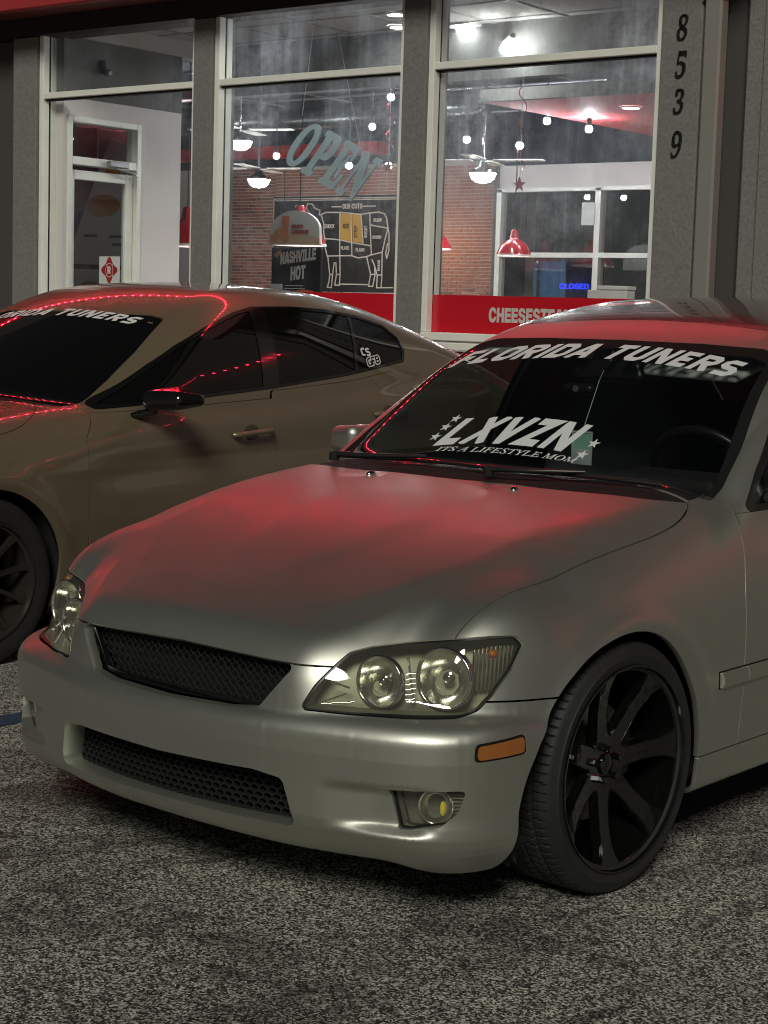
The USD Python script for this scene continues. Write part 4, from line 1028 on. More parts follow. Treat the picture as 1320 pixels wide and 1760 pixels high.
# ---------------------------------------------------------------- tan car (own axes as above; front axle at TAN_AT)
TAN_AT = (-3.235, .60, 0)
_planT = Plan([(0, -.90), (.2, -.885), (.4, -.83), (.60, -.71), (.75, -.53), (.83, -.34), (.868, -.12), (.884, .2), (.888, .8), (.890, 1.5), (.886, 2.4), (.870, 3.0), (.80, 3.5), (.6, 3.74), (.3, 3.80), (0, 3.82)])
_hoodT = spline([(-1.1, .55), (-.85, .72), (-.6, .83), (-.3, .915), (0, .965), (.3, 1.00), (.6, 1.035), (1.0, 1.05), (1.8, 1.07), (2.6, 1.12), (3.1, 1.13), (3.5, 1.12), (3.9, 1.09)])
_roofT = spline([(.4, 1.17), (.7, 1.30), (.95, 1.395), (1.2, 1.462), (1.5, 1.515), (1.8, 1.540), (2.1, 1.542), (2.4, 1.520), (2.7, 1.463), (3.0, 1.382), (3.4, 1.25), (3.8, 1.1)])
_shx = np.linspace(-.16, .12, 57); _shy = .030 * np.log1p(np.exp((_shx + .040) / .030)) * .92
def tan_low(P):
    a, y, z = np.sqrt(P[:, 0] ** 2 + 1e-8), P[:, 1], P[:, 2]
    ins = np.interp(z, [.1, .2, .28, .4, .55, .75, .9, 1.1], [.08, .045, .025, .006, 0, .002, .016, .040])
    zr = z - (.972 + .0435 * (y - .6) + .03 * sstep(1.8, 2.8, y))
    ins = ins + sstep(.2, .6, y) * np.interp(zr, _shx, _shy) + (1 - sstep(.2, .6, y)) * np.interp(z, [.82, .9, .96, 1.02, 1.08, 1.2], [0, .008, .018, .034, .06, .13])
    w = sstep(0, -.45, y)
    s = _planT(a, y) + ins * (1 - w) + w * (.25 * np.maximum(z - .6, 0) + .2 * np.maximum(.35 - z, 0))
    # waist crease that rises rearwards and the hollow under it
    s = s + .010 * np.exp(-((z - (.72 + .05 * (y - .5))) / .07) ** 2) * sstep(.35, .8, y) * sstep(3.2, 2.6, y)
    r = np.hypot(y, z - .335)
    s = s - .012 * np.exp(-((r - .40) / .05) ** 2) * sstep(.7, .8, a) * sstep(.3, .5, z)
    top = z - (_hoodT(y) - .05 * (a / .8) ** 2 - .0 * y)
    return smax(smax(s, top, .10 + .10 * sstep(.9, .2, y)), .17 - z, .03)
def tan_top(P):
    a, y, z = np.sqrt(P[:, 0] ** 2 + 1e-8), P[:, 1], P[:, 2]
    ws = -(y - .56 - .16 * (a / .7) ** 2) * .50 + (z - 1.03) * .866 + .015 * (((z - 1.2) / .2) ** 2 - 1)
    rf = z - (_roofT(y) - .035 * (a / .58) ** 2)
    tf = .05 * sstep(1.2, .4, y) + .05 * sstep(2.0, 3.2, y)
    sg = (a - .835 + tf) * .885 + (z - 1.03) * .465 - .03 * (1 - ((z - 1.23) / .22) ** 2)
    return smax(smax(smax(ws, rf, .07), sg, .085), .8 - z, .02)
def tan_body(P): return smin(tan_low(P), tan_top(P), .03)
# ---------------------------------------------------------------- tan car: panels and wheels
TAN = thing('tan_sedan', 'glossy brown sedan with dark tinted windows, parked behind the silver car', 'car', TAN_AT)
_V, _N, _F = polygonize(tan_body, (-.05, -1.05, .1), (1.0, 3.95, 1.65), .0135)
_thalf = clip((_V, _N, _F), _V[:, 0] - 1e-4)
def ring_from(lo, hi): return np.array(lo + hi[::-1])
DLO = rounded([(.602, .981), (.875, 1.006), (1.21, 1.029), (1.68, 1.062), (2.25, 1.115), (2.755, 1.176), (2.80, 1.235), (2.778, 1.30), (2.70, 1.360), (2.51, 1.404), (2.29, 1.428), (2.03, 1.438), (1.733, 1.431), (1.592, 1.404), (1.352, 1.334), (1.14, 1.254), (.961, 1.169), (.806, 1.086), (.66, 1.010)], .012)
TWS = rounded([(-.662, .99), (-.660, 1.10), (-.632, 1.22), (-.562, 1.365), (-.48, 1.378), (0, 1.384), (.48, 1.378), (.562, 1.365), (.632, 1.22), (.660, 1.10), (.662, .99)], .015)
TARCH = .368
TDOOR = lambda z: .512 + .10 * sstep(.86, .99, z)
TDOOR2 = lambda z: 1.656 + .02 * sstep(.9, 1.06, z)
THG = spline([(-.8, .62), (-.5, .70), (-.1, .765), (.132, .781), (.197, .774), (.3, .739), (.40, .67), (.467, .60), (.53, .50)])
_ttab = {'dlo': lambda a, y, z: np.where(a > .4, poly_sd(np.c_[y, z], DLO), 1.),
         'ws': lambda a, y, z: np.where((y < 1.4) & (z > .9), poly_sd(np.c_[a, z], TWS, .3), 1.),
         'arch': lambda a, y, z: np.where(a > .4, np.minimum(np.hypot(y, z - .335), np.hypot(y - 2.72, z - .335)) - TARCH, 1.),
         'gap': lambda a, y, z: THG(np.clip(y, -1, .53)) - a,
         'd1': lambda a, y, z: y - TDOOR(z), 'd2': lambda a, y, z: y - TDOOR2(z)}
def tpan(conds, lip=.014, where=None, mesh=None):
    m = mesh if mesh is not None else _thalf
    for fn in conds: m = clip(m, fn(Lazy(m[0], _ttab), m[0]))
    return lipped(m, lip, None, where) if lip else m
tz = lambda V: V[:, 2]; ty = lambda V: V[:, 1]; ta = lambda V: V[:, 0]
def two(nm, m, mat, label=None):
    put(TAN, nm, (m[0], m[2]), mat, normals=m[1], label=label); q = mirror(m); put(TAN, nm, (q[0], q[2]), mat, normals=q[1])
TS = .30
hood = tpan([lambda d, V: np.where(ty(V) < .54, d['gap'] - G, -1.), lambda d, V: (.40 + .14 * np.clip(ta(V) / .6, 0, 1) ** 2) - ty(V), lambda d, V: tz(V) - .70, lambda d, V: ty(V) + .80], .014, off0)
m = both(hood); put(TAN, 'bonnet', (m[0], m[2]), 'tan_paint', normals=m[1])
tf_ = tpan([lambda d, V: -d['d1'] - G, lambda d, V: np.where(ty(V) < .53, -d['gap'] - G, ta(V) - .655), lambda d, V: np.where(ty(V) < -.30, tz(V) - .62, tz(V) - .2), lambda d, V: d['arch'], lambda d, V: ta(V) - .45, lambda d, V: np.where(ty(V) > .45, np.minimum(1.0 - tz(V), 1), 1.), lambda d, V: ty(V) + .80], .016, off0)
two('fender', tf_, 'tan_paint')
nose = tpan([lambda d, V: np.where(ty(V) < -.80, 1., np.where((ty(V) < -.30) & (ta(V) > .4), .62 - tz(V), -1.)) * 1.0, lambda d, V: d['arch']], .012, off0)
m = both(nose); put(TAN, 'front_bumper', (m[0], m[2]), 'tan_paint', normals=m[1])
fd = tpan([lambda d, V: d['d1'] - G, lambda d, V: -d['d2'] - G, lambda d, V: tz(V) - TS, lambda d, V: (.972 + .0435 * (ty(V) - .6)) - tz(V) + .0, lambda d, V: ta(V) - .5], .014, off0)
two('front_door', fd, 'tan_paint')
rd = tpan([lambda d, V: d['d2'] - G, lambda d, V: 2.62 - ty(V), lambda d, V: tz(V) - TS, lambda d, V: (1.052 + .062 * (ty(V) - 1.68) + .022 * sstep(2.2, 2.7, ty(V))) - tz(V), lambda d, V: d['arch'] - .03, lambda d, V: ta(V) - .5], .014, off0)
two('rear_door', rd, 'tan_paint')
sl = tpan([lambda d, V: ty(V) - .3, lambda d, V: 2.45 - ty(V), lambda d, V: TS - 2 * G - tz(V), lambda d, V: d['arch'], lambda d, V: ta(V) - .4], .012)
two('sill', sl, 'black_plastic')
beltz = lambda y: np.where(y < 1.656, .972 + .0435 * (y - .6), 1.052 + .062 * (y - 1.68) + .022 * sstep(2.2, 2.7, y))
sh = tpan([lambda d, V: np.where(ty(V) < 2.62 + G, tz(V) - beltz(ty(V)) - G, tz(V) - .17), lambda d, V: np.where(ty(V) < .62, d['d1'] * 0 + np.where(ta(V) > .655, d['d1'] - G, -1.), 1.) , lambda d, V: d['dlo'], lambda d, V: d['ws'] - .004, lambda d, V: d['arch']], .016, off0)
m = both(sh); put(TAN, 'body_shell', (m[0], m[2]), 'tan_paint', normals=m[1])
# window surround, glass, pillars
sr = tpan([lambda d, V: -d['dlo'] - .001, lambda d, V: d['dlo'] + .014], .004); sr = (sr[0] + sr[1] * .0025, sr[1], sr[2]); two('window_trim', sr, 'black_gloss')
bp = lambda y, z: np.abs(y - (1.665 + .10 * np.clip((z - 1.06) / .37, 0, 1))) - .055
cp = lambda y, z: np.abs(y - (2.318 + .125 * np.clip((z - 1.12) / .27, 0, 1))) - .013
kin = [lambda d, V: -d['dlo'] - .014]
pb = tpan(kin + [lambda d, V: -bp(ty(V), tz(V))], 0); pb = (pb[0] + pb[1] * .0005, pb[1], pb[2]); two('door_pillar_trim', pb, 'black_gloss')
pc = tpan(kin + [lambda d, V: -cp(ty(V), tz(V))], 0); pc = (pc[0] + pc[1] * .0005, pc[1], pc[2]); two('window_divider', pc, 'black_gloss')
for nm, c in (('front_side_window', lambda d, V: (1.665 + .10 * np.clip((tz(V) - 1.06) / .37, 0, 1)) - .055 - ty(V)),
              ('rear_side_window', lambda d, V: np.minimum(ty(V) - (1.665 + .10 * np.clip((tz(V) - 1.06) / .37, 0, 1)) - .055, (2.318 + .125 * np.clip((tz(V) - 1.12) / .27, 0, 1)) - .013 - ty(V))),
              ('quarter_window', lambda d, V: ty(V) - (2.318 + .125 * np.clip((tz(V) - 1.12) / .27, 0, 1)) - .013)):
    g1 = tpan(kin + [c], 0); g1 = (g1[0] - g1[1] * .003, g1[1], g1[2]); two(nm, g1, 'privacy_glass')
wg = tpan([lambda d, V: -d['ws'], lambda d, V: ty(V) - .52 - .05 * (ta(V) / .65) ** 2], 0); m = both(wg); put(TAN, 'windscreen', (m[0], m[2]), 'privacy_glass', normals=m[1])
cw = tpan([lambda d, V: tz(V) - .93, lambda d, V: ty(V) - (.40 + .14 * np.clip(ta(V) / .6, 0, 1) ** 2) - G, lambda d, V: .655 - ta(V), lambda d, V: (.52 + .05 * (ta(V) / .65) ** 2) - ty(V)], .008, off0)
m = both(cw); put(TAN, 'cowl', (m[0] - [0, 0, .003], m[2]), 'black_plastic', normals=m[1])
_iv, _in = project(tan_body, _thalf[0], 3, off=-.03)
inn = clip((_iv, _in, _thalf[2]), np.minimum(np.hypot(_iv[:, 1], _iv[:, 2] - .335), np.hypot(_iv[:, 1] - 2.72, _iv[:, 2] - .335)) - TARCH - .02)
m = both(inn); put(TAN, 'inner_structure', (m[0], m[2]), 'void_black', normals=m[1])
for sx in (1, -1):
    for yy in (0, 2.72):
        l = lathe([(.02, -.34), (.384, -.34), (.386, -.03), (.376, -.008)], 64, 'x'); l = moved(l, (.868, yy, .335))
        l = trimesh.Trimesh(l.vertices * ([1, 1, 1] if sx > 0 else [-1, 1, 1]), l.faces[l.vertices[l.faces].mean(1)[:, 2] > .18], process=False)
        put(TAN, 'arch_liner', l, 'void_black')
# door handles in their cups
def on_side(F, y, z, x=.85):
    P = np.array([[x, y, z]]); p, n = project(F, P, 10, lim=.05); return p[0], n[0]
for y0 in (1.49, 2.51):
    p, n = on_side(tan_body, y0, .868 + .062 * (y0 - 1.49))
    pts = [on_side(tan_body, y0 + d, .868 + .062 * (y0 - 1.49) + .06 * d)[0] + n * o for d, o in ((-.125, .004), (-.11, .020), (-.06, .030), (.05, .032), (.11, .024), (.125, .004))]
    hd = tube(path3(pts, 24), .0125, 10)
    cup_ = orient(moved(trimesh.creation.icosphere(3, 1.0), s=(.052, .036, .004)), p - n * .001, n)
    for sx in (1, -1):
        def fl_(t):
            t = t.copy()
            if sx < 0: t.vertices = t.vertices * [-1, 1, 1]; t.faces = t.faces[:, ::-1]
            return t
        put(TAN, 'door_handle', fl_(hd), 'tan_paint', smooth=50); put(TAN, 'handle_cup', fl_(cup_), 'tan_dark', smooth=True)
# door mirrors
mh = [(.835, .80, .965, .012), (.875, .81, .985, .022)]
import manifold3d as m3
def blob(balls, seg=24):
    return m3.Manifold.batch_hull([m3.Manifold.sphere(r, seg).translate([x, y, z]) for x, y, z, r in balls])
def to_tm(mf):
    q = mf.to_mesh(); return trimesh.Trimesh(q.vert_properties[:, :3], q.tri_verts, process=False)
stalk = to_tm(blob([(.83, .80, .962, .014), (.83, .86, .964, .014), (.905, .85, .985, .018)]))
headm = to_tm(blob([(.915, .83, 1.030, .044), (1.045, .855, 1.036, .040), (.905, .905, 1.040, .034), (1.090, .925, 1.038, .026), (1.0, .90, 1.058, .034)], 44))
for sx in (1, -1):
    for me, nm, ma in ((headm, 'door_mirror', 'black_gloss'), (stalk, 'mirror_stalk', 'black_gloss')):
        t = me.copy()
        if sx < 0: t.vertices = t.vertices * [-1, 1, 1]; t.faces = t.faces[:, ::-1]
        put(TAN, nm, t, ma, smooth=50)
# wheels
spkT = spoke_wheel(.222, 10, .050, .030, .020, .034, .030, .022)
tyreT = tyre_mesh(.335, .235, .236, 240, 48)
rimT = lathe([(.236, -.004), (.2395, .0015), (.2385, .004), (.234, .003), (.2315, -.004), (.229, -.012), (.222, -.016), (.220, -.030), (.216, -.09), (.212, -.14), (.236, -.22)], 72, 'x')
TW = [('rim', rimT, 'wheel_bronze', 40), ('tyre', tyreT, 'rubber', 35), ('spokes', spkT, 'wheel_bronze', 35), ('brake_disc', disc, 'brake_steel', 40)]
for sx in (1, -1):
    for yy in (0, 2.72): wheel(TAN, (sx * .868, yy, .335), sx, .2, TW)
# lettering on the glass
g = affinity.affine_transform(sport('FLORIDA TUNERS'), [1, .42, 0, 1, 0, 0]); b_ = g.bounds
g = affinity.affine_transform(g, [1.13 / (b_[2] - b_[0]), 0, 0, 1, -.655 - b_[0] * 1.13 / (b_[2] - b_[0]), 0])
bend(tan_body, g, lambda u, w: (u, 1.15 + .05 * w, 1.326 - .05 * u * u * .5 + .052 * w - .022 * max(u, 0) ** 2), .0022, .05, TAN, 'windscreen_banner', 'decal_white', 'white slanted FLORIDA TUNERS lettering on the windscreen')
bend(tan_body, shapely.box(0, 0, 1, 1), lambda u, w: (.515 + .03 * u, 1.19, 1.325 + .022 * w), .0022, .2, TAN, 'registration_sticker', 'decal_grey')
bend(tan_body, affinity.affine_transform(sport('CS', -.02), [.85, .15, 0, 1, 0, 0]), lambda u, w: (.74, 2.405 + .060 * u, 1.196 + .050 * w), .002, .3, TAN, 'window_sticker', 'decal_white', 'white CS sticker on the quarter window')
gg = affinity.affine_transform(sport('GFB', .0), [.85, .1, 0, 1, 0, 0]); gg = gg.buffer(.10).difference(gg.buffer(-.02))
bend(tan_body, gg, lambda u, w: (.75, 2.430 + .060 * u, 1.140 + .046 * w + .012 * u), .002, .3, TAN, 'window_sticker', 'decal_white', 'outlined GFB sticker on the quarter window')
def sheet_y(x0, x1, y, z0, z1): return np.array([[x0, y, z0], [x1, y, z0], [x1, y, z1], [x0, y, z1]]), np.array([[0, 1, 2], [0, 2, 3]])
def sheet_x(x, y0, y1, z0, z1): return np.array([[x, y0, z0], [x, y1, z0], [x, y1, z1], [x, y0, z1]]), np.array([[0, 1, 2], [0, 2, 3]])
# ---------------------------------------------------------------- setting: lot, kerb, pavement
put('/World', 'pavement', bx(-30, 30, 4.15, 5.25, .0, .15, .02), 'stucco', kind='structure')
for x0, x1, y0, y1 in ((-1.70, -1.585, -.6, 4.1), (.535, .645, .45, 4.1)):
    put('/World', 'parking_line', (np.array([[x0, y0, .004], [x1, y0, .004], [x1, y1, .004], [x0, y1, .004]]), np.array([[0, 1, 2], [0, 2, 3]])), 'blue_paint', kind='structure')
# ---------------------------------------------------------------- restaurant front
SHOP = thing('restaurant_building', 'low restaurant with three tall lit shop windows between grey stucco pillars', 'building')
WALL_Y = 5.0
PANES = [(-7.155, -5.58), (-5.39, -3.793), (-3.592, -1.997)]
put(SHOP, 'base_wall', bx(-7.43, -1.2, 4.99, 5.20, .15, 1.195), 'red_soffit')
for x0, x1 in ((-7.425, -7.170), (-5.572, -5.398), (-3.783, -3.603)):
    put(SHOP, 'pillar', bx(x0, x1, 4.955, 5.19, .15, 3.345, .006), 'stucco')
put(SHOP, 'pillar', bx(-1.985, -1.735, 4.955, 5.19, .15, 4.3, .006), 'stucco', label='wide pillar that carries the black house numbers')
put(SHOP, 'side_wall', bx(-19, -7.54, 5.06, 5.3, .15, 3.345), 'dark_wall'); put(SHOP, 'side_wall', bx(-7.545, -7.425, 5.12, 5.3, .15, 3.345), 'dark_wall')
put(SHOP, 'side_wall', bx(-1.735, -1.50, 5.10, 5.3, .15, 4.3), 'dark_wall')
put(SHOP, 'side_wall', bx(-1.50, -1.38, 5.03, 5.3, .15, 4.3, .01), 'stucco'); put(SHOP, 'side_wall', bx(-1.38, 14, 5.00, 5.3, .15, 4.3), 'stucco')
put(SHOP, 'header', bx(-19, -1.99, 4.94, 5.2, 3.35, 3.478), 'black_header')
put(SHOP, 'soffit', bx(-19, -1.99, 4.70, 5.2, 3.48, 3.50), 'red_soffit')
put(SHOP, 'fascia', bx(-19, -1.25, 4.62, 4.70, 3.47, 4.25, .008), 'red_fascia')
put(SHOP, 'parapet', bx(-19, 14, 4.70, 5.3, 4.30, 5.2), 'dark_wall')
put(SHOP, 'roof', bx(-19, 14, 5.3, 15.0, 3.95, 4.1), 'black_header')
put(SHOP, 'outer_wall', bx(-19.2, -19, 5.06, 15.2, 0, 4.1), 'dark_wall'); put(SHOP, 'outer_wall', bx(14, 14.2, 5.3, 15.2, 0, 4.1), 'dark_wall')
BAR = (2.898, 2.942)
for k, ((x0, x1), gm) in enumerate(zip(PANES, ('shop_glass_clean', 'shop_glass_streaky', 'shop_glass_wet'))):
    W_ = put(SHOP, 'window', bx(x0 - .012, x0 + .030, 4.985, 5.045, 1.31, 3.40, .003), 'aluminium'); put(W_, 'jamb', bx(x1 - .030, x1 + .012, 4.985, 5.045, 1.31, 3.40, .003), 'aluminium')
    put(W_, 'inner_jamb', bx(x0 - .01, x0 + .028, 5.062, 5.115, 1.31, 3.40, .002), 'aluminium'); put(W_, 'inner_jamb', bx(x1 - .028, x1 + .01, 5.062, 5.115, 1.31, 3.40, .002), 'aluminium')
    put(W_, 'gasket', bx(x0, x0 + .026, 5.045, 5.062, 1.31, 3.40), 'gasket'); put(W_, 'gasket', bx(x1 - .026, x1, 5.045, 5.062, 1.31, 3.40), 'gasket')
    put(W_, 'transom', bx(x0 + .0305, x1 - .0305, 4.988, 5.05, BAR[0], BAR[1], .004), 'aluminium'); put(W_, 'transom_gasket', bx(x0 + .027, x1 - .027, 5.012, 5.06, BAR[0] - .012, BAR[0] - .0005), 'gasket')
    put(W_, 'sill', bx(x0 - .012, x1 + .012, 4.978, 5.10, 1.262, 1.309, .004), 'aluminium'); put(W_, 'sill', bx(x0 - .012, x1 + .012, 4.968, 5.10, 1.205, 1.250, .004), 'aluminium')
    put(W_, 'sill_joint', bx(x0, x1, 4.99, 5.08, 1.2505, 1.2615), 'aluminium_shade')
    put(W_, 'head_frame', bx(x0 + .0305, x1 - .0305, 4.99, 5.05, 3.36, 3.41), 'black_header')
    put(W_, 'upper_pane', sheet_y(x0 + .02, x1 - .02, 5.054, BAR[1], 3.36), gm if k else 'shop_glass_clean'); put(W_, 'lower_pane', sheet_y(x0 + .02, x1 - .02, 5.054, 1.309, BAR[0] - .012), gm)
DP = thing('downpipe', 'grey square rainwater downpipe beside the numbered pillar', 'downpipe', (-1.665, 4.98, .15))
put(DP, 'pipe', bx(-.052, .052, -.045, .045, 0, 3.02, .012), 'downpipe_paint'); put(DP, 'collar', bx(-.060, .060, -.053, .053, 3.02, 4.1, .012), 'downpipe_paint')
put(DP, 'joint_band', bx(-.062, .062, -.056, .05, 3.005, 3.019, .003), 'downpipe_paint')
# house numbers
for ch, (z0, z1, x) in zip('8539', ((2.954, 3.088, -1.851), (2.753, 2.892, -1.850), (2.558, 2.690, -1.853), (2.322, 2.462, -1.855))):
    g = text_shape(ch, 'Math', 'bolditalic'); g = affinity.affine_transform(g, [.66, .10, 0, 1, 0, 0]).buffer(-.022); b_ = g.bounds; s_ = (z1 - z0) / (b_[3] - b_[1])
    m_ = stand(prism(affinity.affine_transform(g, [s_, 0, 0, s_, x - s_ * (b_[0] + b_[2]) / 2, z0 - s_ * b_[1]]), .014)); m_.apply_translation((0, 4.9545, 0))
    p = put('/World', 'house_number', m_, 'number_black', label='black metal house number %s on the grey pillar' % {'8': 'eight', '5': 'five', '3': 'three', '9': 'nine'}[ch], category='house number')
# red light string above the fascia
LED = thing('red_light_string', 'string of small red lights along the restaurant fascia', 'string lights', (0, 4.60, 4.02))
put(LED, 'wire', bx(-19, -1.3, .012, .018, -.004, .004), 'black_plastic')
dio = [moved(trimesh.creation.icosphere(1, .016), (x, 0, 0)) for x in np.arange(-19, -1.3, .14)]
put(LED, 'diodes', cat(*dio), 'red_led', kind='stuff')
LED2 = thing('red_light_string', 'string of small red lights on the right wall out past the numbered pillar', 'string lights', (0, 4.94, 2.98))
put(LED2, 'wire', bx(-1.05, 7.5, .012, .018, -.004, .004), 'black_plastic')
put(LED2, 'diodes', cat(*[moved(trimesh.creation.icosphere(1, .013), (x, 0, 0)) for x in np.arange(-1.05, 7.5, .14)]), 'red_led_dim', kind='stuff')
# red film along the bottom of the windows
for (x0, x1), lab in zip(PANES[1:], ('plain red film along the foot of the middle window', 'red film with CHEESESTEAKS lettering along the foot of the right window')):
    B_ = thing('window_band', lab, 'window film', (0, 0, 0))
    put(B_, 'film', bx(x0 + .03, x1 - .03, 5.046, 5.050, 1.311, 1.541), 'red_film')
    if x0 > -3.7:
        g = text_shape('CHEESESTEAKS', weight=900, squeeze=.66, spacing=-.01); s_ = .088
        m_ = stand(prism(affinity.affine_transform(g, [s_, 0, 0, s_, -3.135, 1.383]), .0015)); m_.apply_translation((0, 5.0455, 0))
        put(B_, 'lettering', m_, 'silver_letter', label='CHEESESTEAKS in pale capitals')
# fire department sign on the inside of the left window
R_ = thing('fire_marshal_sign', 'small white square sign with a red cross badge and letter R', 'sign', (-6.492, 5.07, 1.665))
put(R_, 'plate', bx(-.107, .107, 0, .002, -.098, .098), 'card_white')
th = np.linspace(0, 2 * math.pi, 97)[:-1]
pet = [(.0665 + .0135 * math.cos(4 * t) + .003 * math.cos(8 * t)) for t in th]
bad = shapely.Polygon([(p_ * 1.0 * math.cos(t), p_ * 1.10 * math.sin(t)) for p_, t in zip(pet, th)]).buffer(.006).buffer(-.004)
ringc = affinity.scale(shapely.Point(0, 0).buffer(.047), .85, 1.1); ringi = affinity.scale(shapely.Point(0, 0).buffer(.042), .85, 1.1)
spk_ = shapely.union_all([shapely.LineString([(.03 * sx, .036 * sy), (.075 * sx, .085 * sy)]).buffer(.0032) for sx in (1, -1) for sy in (1, -1)])
def up_(g, y, d=.001): m_ = stand(prism(g, d)); m_.apply_translation((0, y, 0)); return m_
put(R_, 'badge', up_(bad.difference(ringc).difference(spk_).union(ringi), 0), 'sign_red')
gR = text_shape('R', weight=900, squeeze=.8); put(R_, 'letter', up_(affinity.affine_transform(gR, [.052, 0, 0, .052, -.02, -.026]), -.0012), 'sign_white')
# hanging OPEN letters
O_ = thing('open_sign', 'pale blue slanted OPEN letters hanging askew inside the middle window', 'sign', (-4.585, 5.20, 2.44))
x_ = -.335
for ch, w_ in zip('OPEN', (.185, .165, .165, .19)):
    g = text_shape(ch, 'Math', 'bold').buffer(.045); b_ = g.bounds
    g = affinity.affine_transform(g, [w_ * .92 / (b_[2] - b_[0]), .10, 0, .335 / (b_[3] - b_[1]), x_ - b_[0] * w_ * .92 / (b_[2] - b_[0]), -.17])
    g = affinity.rotate(g, -24, origin=(0, 0)); put(O_, 'letter', up_(g, 0, .012), 'open_blue'); x_ += w_ + .002
pl = affinity.rotate(shapely.box(-.35, -.185, .40, .185), -24, origin=(0, 0)); put(O_, 'backing_plate', (lambda v, f: (np.c_[v[:, 0], np.full(len(v), .014), v[:, 1]], f))(*flat(pl)), 'clear_acrylic')
put(O_, 'cord', cat(tube([(-.22, .005, .26), (-.12, .005, .95)], .0022, 5), tube([(.28, .005, .05), (.02, .005, .95)], .0022, 5)), 'conduit')
# ---------------------------------------------------------------- inside the restaurant
put(SHOP, 'floor', bx(-14, 14, 5.2, 15, .10, .16), 'floor_tile')
# lobby under the tiled ceiling
put(SHOP, 'lobby_ceiling', bx(-7.05, -1.3, 5.116, 6.75, 3.49, 3.52), 'ceiling_tile')
put(SHOP, 'ceiling_grid', cat(*[bx(-7.05, -1.3, y - .012, y + .012, 3.484, 3.4895) for y in (5.45, 6.05, 6.62)], *[bx(x - .012, x + .012, 5.116, 6.75, 3.482, 3.4875) for x in np.arange(-6.75, -1.3, .6)]), 'tile_grid')
put(SHOP, 'bulkhead', bx(-7.05, -1.3, 6.75, 6.87, 3.10, 3.60), 'grey_wall')
put(SHOP, 'lobby_wall', cat(bx(-7.16, -7.05, 5.116, 5.155, .16, 2.93), bx(-7.16, -7.05, 5.155, 5.90, 2.80, 2.93), bx(-7.16, -7.05, 5.90, 6.34, .16, 2.93)), 'white_wall')
put(SHOP, 'lobby_wall_shaded', bx(-7.16, -7.047, 5.116, 6.34, 2.931, 3.365), 'grey_wall'); put(SHOP, 'cornice', bx(-7.16, -7.02, 5.116, 6.75, 3.366, 3.60), 'ceiling_tile')  # grey upper band: shade under the bulkhead put into the wall colour
put(SHOP, 'lobby_wall', bx(-1.42, -1.3, 5.3, 12, .16, 3.6), 'white_wall')
D_ = thing('entrance_door', 'aluminium and glass door with a closer arm in the white lobby wall', 'door', (-7.10, 5.155, .16))
put(D_, 'frame', cat(bx(-.055, .065, .0, .045, 0, 2.64, .004), bx(-.055, .065, .70, .745, 0, 2.64, .004), bx(-.055, .065, .045, .70, 2.595, 2.64, .004), bx(-.05, .062, .045, .70, 2.285, 2.345, .004)), 'aluminium')
put(D_, 'leaf', cat(bx(-.02, .025, .046, .10, .02, 2.25, .004), bx(-.02, .025, .62, .695, .02, 2.25, .004), bx(-.02, .025, .10, .62, 2.18, 2.25, .004), bx(-.02, .025, .10, .62, .02, .20, .004)), 'aluminium')
put(D_, 'glass', sheet_x(.002, .10, .62, .20, 2.18), 'back_glass'); put(D_, 'fanlight', sheet_x(.002, .045, .70, 2.345, 2.595), 'back_glass')
put(D_, 'closer', cat(bx(.066, .11, .38, .58, 2.29, 2.335, .006), tube([(.09, .44, 2.288), (.12, .60, 2.26), (.09, .68, 2.24)], .008, 6)), 'steel_kitchen')
C_ = thing('security_camera', 'small dark security camera high on the white lobby wall', 'camera', (-7.05, 5.47, 3.19))
put(C_, 'bracket', bx(0, .05, -.02, .02, -.02, .04, .005), 'black_plastic'); put(C_, 'housing', moved(bx(.02, .12, -.028, .028, -.05, .0, .012), ry=18), 'black_satin'); put(C_, 'lens', orient(trimesh.creation.cylinder(.018, .012, sections=20), (.112, 0, -.058), (1, 0, -.3)), 'chrome')
K_ = thing('kitchen_wall', 'grey tiled wall with a steel shelf seen through the lobby door', 'wall', (-9.3, 7.45, .16))
put(K_, 'wall', bx(-1.6, .95, 0, .1, 0, 3.5), 'grey_wall')
for r in range(8):
    for c in range(5): put(K_, 'tile', bx(-.72 + c * .145, -.72 + c * .145 + .138, -.008, .0, 1.30 + r * .105, 1.30 + r * .105 + .098, .003), 'steel_kitchen')
put(K_, 'red_panel', bx(-.75, .1, -.02, -.009, 2.16, 2.9), 'red_fascia'); put(K_, 'shelf', bx(-.72, .2, -.16, -.009, 2.10, 2.125), 'steel_kitchen')
M_ = thing('menu_board', 'slanted menu board with burger pictures behind the lobby door', 'menu board', (-8.95, 7.30, .16))
put(M_, 'board', up_(shapely.Polygon([(-.42, 1.62), (.42, 1.60), (.42, 2.62), (.10, 2.74), (-.10, 2.40), (-.40, 1.80)]), 0, .02), 'card_white')
put(M_, 'lower_board', up_(shapely.box(-.40, 1.06, .42, 1.57), 0, .02), 'sign_white')
for q in ((-.18, 1.36, .15, .035), (-.18, 1.30, .16, .03), (-.18, 1.24, .14, .03), (-.16, 1.42, .13, .04)): put(M_, 'burger_print', up_(affinity.scale(shapely.Point(q[0], q[1]).buffer(1), q[2], q[3], origin=(q[0], q[1])), -.021, .002), 'food_brown')
for q in ((.0, 2.14, .22, .10), (.12, 2.42, .10, .09)): put(M_, 'food_print', up_(affinity.scale(shapely.Point(q[0], q[1]).buffer(1), q[2], q[3], origin=(q[0], q[1])), -.021, .002), 'sign_orange')
